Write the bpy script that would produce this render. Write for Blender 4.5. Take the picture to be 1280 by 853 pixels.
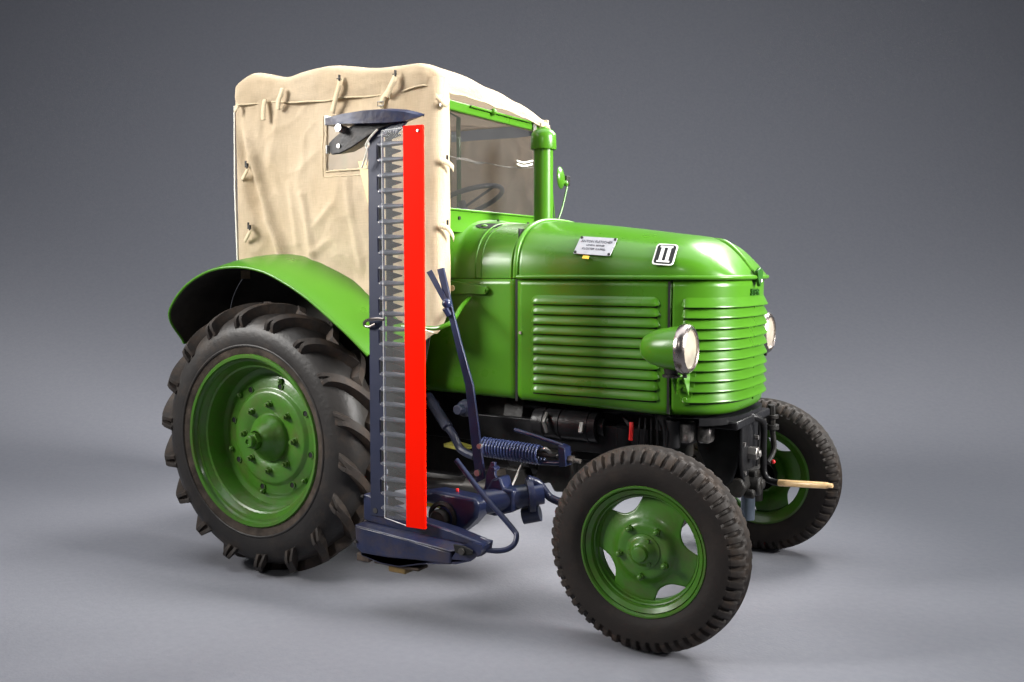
import bpy, bmesh, math, random
from math import pi, sin, cos, radians, sqrt
from mathutils import Vector, Matrix, noise
random.seed(7)

# ------------------------------------------------------------------ clear
for o in list(bpy.data.objects): bpy.data.objects.remove(o)
S = bpy.context.scene
COL = S.collection

# ------------------------------------------------------------------ camera
cam_d = bpy.data.cameras.new("camera"); cam = bpy.data.objects.new("camera", cam_d); COL.objects.link(cam)
cam_d.sensor_fit = 'HORIZONTAL'; cam_d.sensor_width = 36.0
cam_d.lens = 1208.89 / 1280 * 36.0
cam_d.clip_start = 0.05; cam_d.clip_end = 200
cam.location = (2.848, -3.5554, 1.2461)
cam.rotation_euler = (pi/2 - 0.0749, 0, 0.5295)
S.camera = cam

# ------------------------------------------------------------------ world + lights
W = bpy.data.worlds.new("World"); S.world = W; W.use_nodes = True
bg = W.node_tree.nodes["Background"]
bg.inputs[0].default_value = (0.80, 0.86, 1.0, 1); bg.inputs[1].default_value = 0.07

def area(name, loc, target, size, power, color=(1, 1, 1), spread=180, size_y=None):
    d = bpy.data.lights.new(name, 'AREA'); d.energy = power; d.color = color
    d.shape = 'RECTANGLE'; d.size = size; d.size_y = size_y or size; d.spread = radians(spread)
    o = bpy.data.objects.new(name, d); COL.objects.link(o); o.location = loc
    o.rotation_euler = (Vector(target) - Vector(loc)).to_track_quat('-Z', 'Y').to_euler()
    return o
area("front_softbox", (4.7, 0.5, 2.7), (1.2, 0.0, 1.5), 2.2, 72, (1, 0.98, 0.95), 36)
area("side_softbox", (-2.4, -3.4, 3.5), (0.15, -0.4, 1.75), 2.4, 53, (1, 0.98, 0.95), 38)
top = area("overhead_softbox", (0.9, 0.1, 6.4), (0.7, 0.4, 0), 9.0, 375, (0.95, 0.97, 1.0), 165, 5.0)
top.rotation_euler = (radians(7), 0, 0.5295)
area("near_strobe", (2.3, -4.0, 2.7), (0.9, -0.4, 1.2), 0.35, 4, (1, 0.98, 0.95), 90)
area("back_softbox", (2.0, 3.0, 4.1), (0.8, 0.2, 1.4), 2.0, 48, (1, 0.98, 0.96), 48)

S.view_settings.view_transform = 'Standard'; S.view_settings.look = 'None'
S.view_settings.exposure = 0.0; S.view_settings.gamma = 1.0
S.view_settings.use_curve_mapping = False
S.render.engine = 'CYCLES'
S.render.resolution_x = 1024; S.render.resolution_y = 682

# ------------------------------------------------------------------ materials
def mat(name, col, rough=0.4, metal=0.0, coat=0.0, var=0.06, nscale=6.0, bump=0.0, bscale=120.0,
        dirt=None, dirt_amt=0.0, dscale=5.0, spec=0.5, trans=0.0, alpha=1.0, ior=1.45, roughvar=0.08):
    m = bpy.data.materials.new(name); m.use_nodes = True
    nt = m.node_tree; N = nt.nodes; L = nt.links; b = N["Principled BSDF"]
    tc = N.new("ShaderNodeTexCoord")
    n1 = N.new("ShaderNodeTexNoise"); n1.inputs["Scale"].default_value = nscale; n1.inputs["Detail"].default_value = 6
    L.new(tc.outputs["Object"], n1.inputs["Vector"])
    cr = N.new("ShaderNodeValToRGB")
    cr.color_ramp.elements[0].position = 0.3; cr.color_ramp.elements[1].position = 0.7
    cr.color_ramp.elements[0].color = tuple(max(0, c*(1-var)) for c in col) + (1,)
    cr.color_ramp.elements[1].color = tuple(min(1, c*(1+var)) for c in col) + (1,)
    L.new(n1.outputs["Fac"], cr.inputs["Fac"])
    out = cr.outputs["Color"]
    if dirt:
        n2 = N.new("ShaderNodeTexNoise"); n2.inputs["Scale"].default_value = dscale; n2.inputs["Detail"].default_value = 9
        n2.inputs["Roughness"].default_value = 0.7
        L.new(tc.outputs["Object"], n2.inputs["Vector"])
        mr = N.new("ShaderNodeMapRange"); mr.inputs[1].default_value = 0.62 - 0.3*dirt_amt; mr.inputs[2].default_value = 0.75
        mr.inputs[4].default_value = min(1, dirt_amt*1.4)
        L.new(n2.outputs["Fac"], mr.inputs[0])
        mx = N.new("ShaderNodeMix"); mx.data_type = 'RGBA'
        L.new(mr.outputs[0], mx.inputs[0]); L.new(out, mx.inputs[6]); mx.inputs[7].default_value = tuple(dirt) + (1,)
        out = mx.outputs[2]
    L.new(out, b.inputs["Base Color"])
    rr = N.new("ShaderNodeMapRange"); rr.inputs[3].default_value = max(0.02, rough-roughvar); rr.inputs[4].default_value = min(1, rough+roughvar)
    n3 = N.new("ShaderNodeTexNoise"); n3.inputs["Scale"].default_value = nscale*2.3; n3.inputs["Detail"].default_value = 5
    L.new(tc.outputs["Object"], n3.inputs["Vector"]); L.new(n3.outputs["Fac"], rr.inputs[0]); L.new(rr.outputs[0], b.inputs["Roughness"])
    b.inputs["Metallic"].default_value = metal; b.inputs["Coat Weight"].default_value = coat
    b.inputs["Coat Roughness"].default_value = 0.12
    b.inputs["Specular IOR Level"].default_value = spec; b.inputs["IOR"].default_value = ior
    b.inputs["Transmission Weight"].default_value = trans; b.inputs["Alpha"].default_value = alpha
    if bump:
        nb = N.new("ShaderNodeTexNoise"); nb.inputs["Scale"].default_value = bscale; nb.inputs["Detail"].default_value = 4
        L.new(tc.outputs["Object"], nb.inputs["Vector"])
        bp = N.new("ShaderNodeBump"); bp.inputs["Strength"].default_value = bump; bp.inputs["Distance"].default_value = 0.004
        L.new(nb.outputs["Fac"], bp.inputs["Height"]); L.new(bp.outputs["Normal"], b.inputs["Normal"])
    return m

GREEN = mat("green_paint", (0.050, 0.168, 0.008), 0.30, spec=0.32, coat=0.13, var=0.07, nscale=3, bump=0.05, bscale=18, dirt=(0.09, 0.16, 0.02), dirt_amt=0.06, dscale=7)
WGREEN = mat("wheel_green_paint", (0.046, 0.150, 0.011), 0.36, coat=0.2, var=0.12, nscale=8, bump=0.25, bscale=60, dirt=(0.080, 0.072, 0.028), dirt_amt=0.55, dscale=11)
BLUE = mat("dark_blue_paint", (0.011, 0.017, 0.055), 0.34, coat=0.15, var=0.2, nscale=14, bump=0.25, bscale=45, dirt=(0.035, 0.026, 0.022), dirt_amt=0.38, dscale=16)
NAVY = mat("navy_bar_paint", (0.011, 0.015, 0.040), 0.5, var=0.12, nscale=9, bump=0.1, bscale=80)
WORNBLUE = mat("worn_blue_paint", (0.012, 0.018, 0.055), 0.4, coat=0.1, var=0.25, nscale=14, bump=0.4, bscale=50, dirt=(0.060, 0.040, 0.028), dirt_amt=0.55, dscale=13)
RED = mat("red_plastic", (0.98, 0.008, 0.0), 0.5, spec=0.05, var=0.03, nscale=2, bump=0.04, bscale=10)
BLACK = mat("black_paint", (0.010, 0.010, 0.011), 0.34, var=0.3, nscale=20, bump=0.3, bscale=50, dirt=(0.03, 0.025, 0.02), dirt_amt=0.2, dscale=20, spec=0.22)
BLACKM = mat("black_oily_iron", (0.014, 0.013, 0.012), 0.5, var=0.4, nscale=20, bump=0.6, bscale=70, dirt=(0.035, 0.028, 0.021), dirt_amt=0.35, dscale=24, spec=0.3)
DARK = mat("painted_shade", (0.004, 0.004, 0.004), 0.8, var=0.1)  # near-black, paints in the shade of slots, holes and gaps
SEAL = mat("black_rubber_seal", (0.012, 0.012, 0.012), 0.6, var=0.1)
UNDER = mat("shaded_undercoat", (0.030, 0.026, 0.022), 0.75, var=0.3, nscale=12, bump=0.3, bscale=40, dirt=(0.06, 0.045, 0.03), dirt_amt=0.3)  # undercoat; its dark tone also paints in the shade under the fender
STEEL = mat("worn_steel", (0.42, 0.40, 0.38), 0.38, metal=0.9, var=0.15, nscale=30, bump=0.1)
ALU = mat("aluminium_plate", (0.36, 0.36, 0.38), 0.42, metal=0.5, var=0.08, nscale=40, bump=0.1, bscale=200)
CHROME = mat("aged_chrome", (0.33, 0.29, 0.27), 0.26, metal=1.0, var=0.2, nscale=25, roughvar=0.06)
LENS = mat("headlight_glass", (0.34, 0.30, 0.24), 0.34, var=0.25, nscale=14, coat=0.35, spec=0.5, bump=0.2, bscale=90)
BRASS = mat("wooden_grip", (0.78, 0.52, 0.25), 0.32, var=0.15, nscale=30, coat=0.4)
WHITE = mat("white_enamel", (0.66, 0.66, 0.62), 0.3, var=0.03)
YELLOW = mat("yellow_sticker", (0.80, 0.52, 0.04), 0.5, var=0.1)
INK = mat("dark_engraving", (0.10, 0.10, 0.12), 0.5, var=0.1)
REDW = mat("red_cable", (0.6, 0.02, 0.02), 0.4)
GREYW = mat("grey_wheel_plastic", (0.10, 0.105, 0.12), 0.35, var=0.1)
STRINGM = mat("white_string", (0.72, 0.70, 0.62), 0.8, var=0.1, bump=0.3, bscale=400)
YGREEN = mat("yellow_green_strip", (0.36, 0.34, 0.06), 0.5, var=0.2)

def rubber():
    m = mat("worn_black_rubber", (0.020, 0.018, 0.017), 0.47, var=0.22, nscale=5, bump=0.35, bscale=60, dirt=(0.075, 0.052, 0.036), dirt_amt=0.38, dscale=7, spec=0.35)
    nt = m.node_tree; N = nt.nodes; L = nt.links; b = N["Principled BSDF"]
    return m
RUBBER = rubber()
TREAD = mat("brown_dusty_rubber", (0.027, 0.022, 0.019), 0.62, var=0.3, nscale=9, bump=0.4, bscale=60, dirt=(0.085, 0.052, 0.031), dirt_amt=0.45, dscale=11, spec=0.35)
BEAD = mat("dusty_bead_rubber", (0.055, 0.042, 0.033), 0.8, var=0.5, nscale=22, bump=0.5, bscale=90, dirt=(0.03, 0.028, 0.026), dirt_amt=0.5, dscale=13, spec=0.2)

def canvas_mat(name, col, thr=0.12):
    m = bpy.data.materials.new(name); m.use_nodes = True
    nt = m.node_tree; N = nt.nodes; L = nt.links; b = N["Principled BSDF"]; out = N["Material Output"]
    tc = N.new("ShaderNodeTexCoord")
    n1 = N.new("ShaderNodeTexNoise"); n1.inputs["Scale"].default_value = 5; n1.inputs["Detail"].default_value = 8
    L.new(tc.outputs["Object"], n1.inputs["Vector"])
    cr = N.new("ShaderNodeValToRGB"); cr.color_ramp.elements[0].position = 0.32; cr.color_ramp.elements[1].position = 0.68
    cr.color_ramp.elements[0].color = tuple(c*f for c, f in zip(col, (0.9, 0.87, 0.82))) + (1,)
    cr.color_ramp.elements[1].color = tuple(c*f for c, f in zip(col, (1.04, 1.04, 1.05))) + (1,)
    L.new(n1.outputs["Fac"], cr.inputs["Fac"])
    w1 = N.new("ShaderNodeTexWave"); w1.bands_direction = 'X'; w1.inputs["Scale"].default_value = 84; w1.inputs["Distortion"].default_value = 6.0; w1.inputs["Detail"].default_value = 2
    w2 = N.new("ShaderNodeTexWave"); w2.bands_direction = 'Z'; w2.inputs["Scale"].default_value = 84; w2.inputs["Distortion"].default_value = 6.0; w2.inputs["Detail"].default_value = 2
    L.new(tc.outputs["Object"], w1.inputs["Vector"]); L.new(tc.outputs["Object"], w2.inputs["Vector"])
    ad = N.new("ShaderNodeMath"); ad.operation = 'ADD'; L.new(w1.outputs["Fac"], ad.inputs[0]); L.new(w2.outputs["Fac"], ad.inputs[1])
    n4 = N.new("ShaderNodeTexNoise"); n4.inputs["Scale"].default_value = 14; n4.inputs["Detail"].default_value = 5
    L.new(tc.outputs["Object"], n4.inputs["Vector"])
    ml = N.new("ShaderNodeMath"); ml.operation = 'MULTIPLY_ADD'; ml.inputs[1].default_value = 3.5
    L.new(n4.outputs["Fac"], ml.inputs[0]); L.new(ad.outputs[0], ml.inputs[2])
    bp = N.new("ShaderNodeBump"); bp.inputs["Strength"].default_value = 0.55; bp.inputs["Distance"].default_value = 0.0022
    L.new(ml.outputs[0], bp.inputs["Height"]); L.new(bp.outputs["Normal"], b.inputs["Normal"])
    n5 = N.new("ShaderNodeTexNoise"); n5.inputs["Scale"].default_value = 2.2; n5.inputs["Detail"].default_value = 10; n5.inputs["Roughness"].default_value = 0.65
    L.new(tc.outputs["Object"], n5.inputs["Vector"])
    yarn = []
    for vec in ((260, 260, 22), (22, 22, 260)):
        mp = N.new("ShaderNodeMapping"); mp.inputs["Scale"].default_value = vec; L.new(tc.outputs["Object"], mp.inputs["Vector"])
        ny = N.new("ShaderNodeTexNoise"); ny.inputs["Scale"].default_value = 1.0; ny.inputs["Detail"].default_value = 2; L.new(mp.outputs[0], ny.inputs["Vector"]); yarn.append(ny)
    ya = N.new("ShaderNodeMath"); ya.operation = 'ADD'; L.new(yarn[0].outputs["Fac"], ya.inputs[0]); L.new(yarn[1].outputs["Fac"], ya.inputs[1])
    yb = N.new("ShaderNodeMath"); yb.operation = 'MULTIPLY_ADD'; yb.inputs[1].default_value = 0.28; yb.inputs[2].default_value = -0.28; L.new(ya.outputs[0], yb.inputs[0])
    wv = N.new("ShaderNodeMath"); wv.operation = 'MULTIPLY_ADD'; wv.inputs[1].default_value = 0.03; wv.inputs[2].default_value = 0.84
    L.new(ad.outputs[0], wv.inputs[0])
    st = N.new("ShaderNodeMath"); st.operation = 'MULTIPLY_ADD'; st.inputs[1].default_value = 0.30; L.new(n5.outputs["Fac"], st.inputs[0]); L.new(wv.outputs[0], st.inputs[2])
    mu = N.new("ShaderNodeMix"); mu.data_type = 'RGBA'; mu.blend_type = 'MULTIPLY'; mu.inputs[0].default_value = 1.0
    L.new(cr.outputs["Color"], mu.inputs[6]); yc = N.new("ShaderNodeMath"); yc.operation = 'ADD'; L.new(st.outputs[0], yc.inputs[0]); L.new(yb.outputs[0], yc.inputs[1]); L.new(yc.outputs[0], mu.inputs[7])
    L.new(mu.outputs[2], b.inputs["Base Color"]); b.inputs["Roughness"].default_value = 0.92
    b.inputs["Specular IOR Level"].default_value = 0.15; b.inputs["Sheen Weight"].default_value = 0.1
    tr = N.new("ShaderNodeBsdfTranslucent"); tr.inputs[0].default_value = (0.86, 0.68, 0.50, 1)
    mx = N.new("ShaderNodeMixShader"); mx.inputs[0].default_value = thr
    L.new(b.outputs[0], mx.inputs[1]); L.new(tr.outputs[0], mx.inputs[2]); L.new(mx.outputs[0], out.inputs["Surface"])
    return m
CANVAS = canvas_mat("beige_canvas", (0.54, 0.44, 0.31), 0.15)
CANVAS2 = canvas_mat("pale_canvas_strap", (0.58, 0.48, 0.33), 0.0)
CREAM = mat("cream_cloth", (0.72, 0.56, 0.32), 0.9, var=0.06, spec=0.2)

def glass_mat(name, tint, mixf, rough=0.05, ior=1.45, dust_or_glow=0.0, dcol=(0.5, 0.5, 0.48), sp=0.9):
    m = bpy.data.materials.new(name); m.use_nodes = True
    nt = m.node_tree; N = nt.nodes; L = nt.links; out = N["Material Output"]; b = N["Principled BSDF"]
    b.inputs["Base Color"].default_value = dcol + (1,); b.inputs["Roughness"].default_value = 0.6
    gl = N.new("ShaderNodeBsdfGlossy"); gl.inputs["Roughness"].default_value = rough
    tr = N.new("ShaderNodeBsdfTransparent"); tr.inputs[0].default_value = tint + (1,)
    lw = N.new("ShaderNodeLayerWeight"); lw.inputs[0].default_value = 0.5
    pw = N.new("ShaderNodeMath"); pw.operation = 'POWER'; pw.inputs[1].default_value = 5; L.new(lw.outputs["Facing"], pw.inputs[0])
    fr = N.new("ShaderNodeMath"); fr.operation = 'MULTIPLY_ADD'; fr.inputs[1].default_value = sp; fr.inputs[2].default_value = 0.035*sp/0.9; L.new(pw.outputs[0], fr.inputs[0])
    mx = N.new("ShaderNodeMixShader"); L.new(fr.outputs[0], mx.inputs[0]); L.new(tr.outputs[0], mx.inputs[1]); L.new(gl.outputs[0], mx.inputs[2])
    m2 = N.new("ShaderNodeMixShader")
    tc = N.new("ShaderNodeTexCoord"); nn = N.new("ShaderNodeTexNoise"); nn.inputs["Scale"].default_value = 6; nn.inputs["Detail"].default_value = 6
    L.new(tc.outputs["Object"], nn.inputs["Vector"])
    mr = N.new("ShaderNodeMapRange"); mr.inputs[3].default_value = dust_or_glow*0.5; mr.inputs[4].default_value = dust_or_glow*1.5; L.new(nn.outputs["Fac"], mr.inputs[0])
    L.new(mr.outputs[0], m2.inputs[0]); L.new(mx.outputs[0], m2.inputs[1]); L.new(b.outputs[0], m2.inputs[2])
    L.new(m2.outputs[0], out.inputs["Surface"])
    return m
GLASS = glass_mat("windscreen_glass", (0.61, 0.60, 0.60), 0, dust_or_glow=0.03)
PLEXI = glass_mat("clear_acrylic", (0.90, 0.91, 0.92), 0, rough=0.10, dust_or_glow=0.06)
VINYL = glass_mat("clear_vinyl", (0.86, 0.82, 0.74), 0, rough=0.3, dust_or_glow=0.55, dcol=(0.40, 0.33, 0.24), sp=0.2)  # tan body colour paints the lit curtain seen through the pane
EDGE = mat("acrylic_edge", (0.62, 0.64, 0.64), 0.3, var=0.05)

def backdrop_mat():
    m = bpy.data.materials.new("grey_studio_paper"); m.use_nodes = True
    nt = m.node_tree; N = nt.nodes; L = nt.links; b = N["Principled BSDF"]
    tc = N.new("ShaderNodeTexCoord")
    n = N.new("ShaderNodeTexNoise"); n.inputs["Scale"].default_value = 35; n.inputs["Detail"].default_value = 8
    L.new(tc.outputs["Object"], n.inputs["Vector"])
    cr = N.new("ShaderNodeValToRGB"); cr.color_ramp.elements[0].position = 0.25; cr.color_ramp.elements[1].position = 0.75
    cr.color_ramp.elements[0].color = (0.262, 0.266, 0.298, 1); cr.color_ramp.elements[1].color = (0.290, 0.292, 0.322, 1)
    L.new(n.outputs["Fac"], cr.inputs["Fac"]); L.new(cr.outputs["Color"], b.inputs["Base Color"])
    b.inputs["Roughness"].default_value = 0.85; b.inputs["Specular IOR Level"].default_value = 0.15
    n2 = N.new("ShaderNodeTexNoise"); n2.inputs["Scale"].default_value = 90; n2.inputs["Detail"].default_value = 6; L.new(tc.outputs["Object"], n2.inputs["Vector"])
    bp = N.new("ShaderNodeBump"); bp.inputs["Strength"].default_value = 0.35; bp.inputs["Distance"].default_value = 0.004
    L.new(n2.outputs["Fac"], bp.inputs["Height"]); L.new(bp.outputs["Normal"], b.inputs["Normal"])
    return m
PAPER = backdrop_mat()

# ------------------------------------------------------------------ mesh builder
class MB:
    def __init__(s): s.v = []; s.f = []; s.m = []
    def add(s, vs, fs, mi=0):
        k = len(s.v); s.v += [tuple(v) for v in vs]; s.f += [tuple(i+k for i in f) for f in fs]; s.m += [mi]*len(fs); return s
    def box(s, c, d, rot=None, mi=0):
        R = rot or Matrix.Identity(3); c = Vector(c)
        vs = [c + R @ Vector((x*d[0]/2, y*d[1]/2, z*d[2]/2)) for x in (-1, 1) for y in (-1, 1) for z in (-1, 1)]
        return s.add(vs, [(0,1,3,2), (4,6,7,5), (0,4,5,1), (2,3,7,6), (0,2,6,4), (1,5,7,3)], mi)
    def tube(s, pts, r, seg=12, cap=True, mi=0, closed=False):
        pts = [Vector(p) for p in pts]; n = len(pts); rs = r if isinstance(r, (list, tuple)) else [r]*n
        tg = []
        for i in range(n):
            if closed: t = pts[(i+1) % n] - pts[i-1]
            else: t = pts[min(i+1, n-1)] - pts[max(i-1, 0)]
            tg.append(t.normalized() if t.length > 1e-9 else Vector((0, 0, 1)))
        up = Vector((0, 0, 1)) if abs(tg[0].z) < 0.9 else Vector((1, 0, 0))
        a = tg[0].cross(up).normalized(); vs = []
        for i in range(n):
            a = (a - tg[i]*a.dot(tg[i])).normalized(); b = tg[i].cross(a)
            for k in range(seg):
                an = 2*pi*k/seg; vs.append(pts[i] + (a*cos(an) + b*sin(an))*rs[i])
        fs = []
        for i in range(n if closed else n-1):
            j = (i+1) % n
            for k in range(seg):
                q = (k+1) % seg; fs.append((i*seg+k, i*seg+q, j*seg+q, j*seg+k))
        if cap and not closed:
            fs.append(tuple(range(seg-1, -1, -1))); fs.append(tuple((n-1)*seg+k for k in range(seg)))
        return s.add(vs, fs, mi)
    def lathe(s, prof, o=(0,0,0), ax=(0,-1,0), seg=48, mi=0, closed=False, mis=None):
        # prof: list of (radius, distance along the axis)
        o = Vector(o); ax = Vector(ax).normalized()
        up = Vector((0,0,1)) if abs(ax.z) < 0.9 else Vector((1,0,0))
        a = up.cross(ax).normalized(); b = ax.cross(a); vs = []; n = len(prof)
        for (r, t) in prof:
            for k in range(seg):
                an = 2*pi*k/seg; vs.append(o + ax*t + (a*cos(an) + b*sin(an))*r)
        for i in range(n if closed else n-1):
            j = (i+1) % n; fs = []
            for k in range(seg):
                q = (k+1) % seg; fs.append((i*seg+k, i*seg+q, j*seg+q, j*seg+k))
            if i == 0: s.add(vs, fs, mis[i] if mis else mi); base = len(s.v) - len(vs)
            else:
                s.f += [tuple(x+base for x in f) for f in fs]; s.m += [(mis[i] if mis else mi)]*len(fs)
        return s
    def grid(s, fn, nu, nv, mi=0, keep=None, closeu=False):
        vs = [fn(i/nu, j/nv) for i in range(nu+1) for j in range(nv+1)]
        fs = [(i*(nv+1)+j, i*(nv+1)+j+1, (i+1)*(nv+1)+j+1, (i+1)*(nv+1)+j) for i in range(nu) for j in range(nv)
              if keep is None or keep((i+.5)/nu, (j+.5)/nv)]
        return s.add(vs, fs, mi)
    def prism(s, poly, ext, mi=0):
        n = len(poly); e = Vector(ext); p = [Vector(q) for q in poly]
        vs = p + [q+e for q in p]
        fs = [tuple(range(n)), tuple(range(2*n-1, n-1, -1))] + [(i, i+n, (i+1) % n+n, (i+1) % n) for i in range(n)]
        return s.add(vs, fs, mi)
    def xz(s, pts, y0, y1, mi=0):
        return s.prism([(x, y0, z) for x, z in pts], (0, y1-y0, 0), mi)
    def ball(s, c, r, seg=16, mi=0, sc=(1,1,1)):
        vs = []; fs = []; n = seg//2
        for i in range(n+1):
            for k in range(seg):
                t = pi*i/n; a = 2*pi*k/seg
                vs.append((c[0]+r*sc[0]*sin(t)*cos(a), c[1]+r*sc[1]*sin(t)*sin(a), c[2]+r*sc[2]*cos(t)))
        for i in range(n):
            for k in range(seg):
                q = (k+1) % seg; fs.append((i*seg+k, (i+1)*seg+k, (i+1)*seg+q, i*seg+q))
        return s.add(vs, fs, mi)
    def mesh(s, name, mats, smooth=35, merge=True):
        me = bpy.data.meshes.new(name); me.from_pydata(s.v, [], s.f)
        for m in (mats if isinstance(mats, (list, tuple)) else [mats]): me.materials.append(m)
        me.polygons.foreach_set("material_index", s.m); me.update()
        if merge:
            bm = bmesh.new(); bm.from_mesh(me); bmesh.ops.remove_doubles(bm, verts=bm.verts, dist=1e-5)
            bmesh.ops.dissolve_degenerate(bm, edges=bm.edges, dist=1e-6)
            bmesh.ops.recalc_face_normals(bm, faces=bm.faces); bm.to_mesh(me); bm.free()
        if smooth:
            me.polygons.foreach_set("use_smooth", [True]*len(me.polygons)); me.set_sharp_from_angle(angle=radians(smooth))
        return me
    def build(s, name, mats, parent=None, smooth=35, bevel=0, sub=0, solid=0, label=None, loc=None, segs=2):
        me = s.mesh(name, mats, smooth)
        return put(name, me, parent, bevel, sub, solid, label, loc, segs)

def put(name, me, parent=None, bevel=0, sub=0, solid=0, label=None, loc=None, segs=2):
    o = bpy.data.objects.new(name, me); COL.objects.link(o)
    if parent: o.parent = parent
    if loc: o.location = loc
    if solid:
        q = o.modifiers.new("thickness", 'SOLIDIFY'); q.thickness = solid; q.offset = 0
    if bevel:
        q = o.modifiers.new("bevel", 'BEVEL'); q.width = bevel; q.segments = segs; q.limit_method = 'ANGLE'; q.angle_limit = radians(40)
        q.harden_normals = False
    if sub:
        q = o.modifiers.new("subdivision", 'SUBSURF'); q.levels = sub; q.render_levels = sub
    if label: o["label"] = label
    return o

def empty(name, loc=(0,0,0), parent=None, rot=0):
    o = bpy.data.objects.new(name, None); COL.objects.link(o); o.location = loc; o.rotation_euler = (0, 0, rot)
    o.empty_display_size = 0.05
    if parent: o.parent = parent
    return o
def copytree(o, parent, loc=None, rotz=None):
    c = o.copy(); COL.objects.link(c); c.parent = parent
    if loc: c.location = loc
    if rotz is not None: c.rotation_euler = (0, 0, rotz)
    for ch in list(o.children): copytree(ch, c)
    return c
def lerp(a, b, t): return a + (b-a)*t
def table(tb, x):
    if x <= tb[0][0]: return tb[0][1]
    for (x0, y0), (x1, y1) in zip(tb, tb[1:]):
        if x <= x1:
            t = (x-x0)/(x1-x0); return y0 + (y1-y0)*t
    return tb[-1][1]
def stable(tb, x):          # smooth (Catmull-Rom) version
    n = len(tb)
    if x <= tb[0][0]: return tb[0][1]
    if x >= tb[-1][0]: return tb[-1][1]
    for i in range(n-1):
        x0, y0 = tb[i]; x1, y1 = tb[i+1]
        if x <= x1:
            m0 = (y1 - tb[i-1][1])/(x1 - tb[i-1][0]) if i > 0 else (y1-y0)/(x1-x0)
            m1 = (tb[i+2][1] - y0)/(tb[i+2][0] - x0) if i+2 < n else (y1-y0)/(x1-x0)
            h = x1-x0; t = (x-x0)/h; t2 = t*t; t3 = t2*t
            return (2*t3-3*t2+1)*y0 + (t3-2*t2+t)*h*m0 + (-2*t3+3*t2)*y1 + (t3-t2)*h*m1
def smooth_path(pts, k=6):
    pts = [Vector(p) for p in pts]; out = []
    for i in range(len(pts)-1):
        p0 = pts[max(i-1, 0)]; p1 = pts[i]; p2 = pts[i+1]; p3 = pts[min(i+2, len(pts)-1)]
        for j in range(k):
            t = j/k; out.append(0.5*((2*p1) + (p2-p0)*t + (2*p0-5*p1+4*p2-p3)*t*t + (3*p1-p0-3*p2+p3)*t**3))
    out.append(pts[-1]); return out
def sgnpow(v, e): return math.copysign(abs(v)**e, v)
def sst(a, b, x):
    t = max(0, min(1, (x-a)/(b-a))); return t*t*(3-2*t)

# ------------------------------------------------------------------ setting
def setting():
    # floor plane and a curved paper backdrop, aligned with the camera's viewing direction
    yaw = 0.5295; fw = Vector((-sin(yaw), cos(yaw), 0)); rt = Vector((cos(yaw), sin(yaw), 0)); c = Vector((1.0, 0, 0))
    D = 1.6
    g = MB(); g.grid(lambda u, v: c + rt*lerp(-18, 18, u) + fw*lerp(-9, D, v), 8, 8)
    o = g.build("floor", PAPER, smooth=60); o["kind"] = "structure"
    R = 5.0
    def f(u, v):
        if v < 0.8:
            a = v/0.8*pi/2; q = c + fw*(D + R*sin(a)); q.z = R - R*cos(a)
        else:
            q = c + fw*(D+R); q.z = R + (v-0.8)/0.2*3
        return q + rt*lerp(-18, 18, u)
    b = MB(); b.grid(f, 4, 50)
    o = b.build("backdrop", PAPER, smooth=60); o["kind"] = "structure"
setting()

# ------------------------------------------------------------------ TRACTOR
TR = empty("tractor")
TR["label"] = "green vintage tractor with beige canvas cab, louvred bonnet and black tyres on grey studio floor"
TR["category"] = "tractor"

# --- bonnet plan outline (superellipse nose) ---
HW = 0.338; XN = 1.807; X0 = 1.45
def half_w(x, w=HW, xn=XN, x0=X0, n=3.2):
    if x <= x0: return w
    t = min(1.0, (x-x0)/(xn-x0)); return w*max(0.0, 1-t**n)**(1/n)
def outline(off, ns=120, xs=0.98, n=3.2):
    """points of the plan outline: near side rear -> nose -> far side rear, offset outwards"""
    pts = []
    for i in range(40): pts.append((lerp(xs, X0, i/40), -HW))
    for i in range(ns+1):
        a = -pi/2 + pi*i/ns
        pts.append((X0 + (XN-X0)*sgnpow(cos(a), 2/n), HW*sgnpow(sin(a), 2/n)))
    for i in range(1, 41): pts.append((lerp(X0, xs, i/40), HW))
    # resample by length
    P = [Vector((p[0], p[1])) for p in pts]; L = [0]
    for a, b in zip(P, P[1:]): L.append(L[-1] + (b-a).length)
    return P, L
OP, OL = outline(0)
OT = OL[-1]
def out_at(s):
    s = max(0, min(OT, s)); lo, hi = 0, len(OL)-1
    while hi-lo > 1:
        m = (lo+hi)//2
        if OL[m] <= s: lo = m
        else: hi = m
    t = (s-OL[lo])/max(1e-9, OL[hi]-OL[lo]); p = OP[lo].lerp(OP[hi], t)
    a = out_raw(max(0, s-0.012)); b = out_raw(min(OT, s+0.012)); d = (b-a).normalized()
    return p, Vector((d.y, -d.x))
def out_raw(s):
    lo, hi = 0, len(OL)-1
    while hi-lo > 1:
        m = (lo+hi)//2
        if OL[m] <= s: lo = m
        else: hi = m
    t = (s-OL[lo])/max(1e-9, OL[hi]-OL[lo]); return OP[lo].lerp(OP[hi], t)
def s_of_x(x):      # near side
    for i in range(len(OP)):
        if OP[i].x >= x: return OL[i]
    return OT/2

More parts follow.
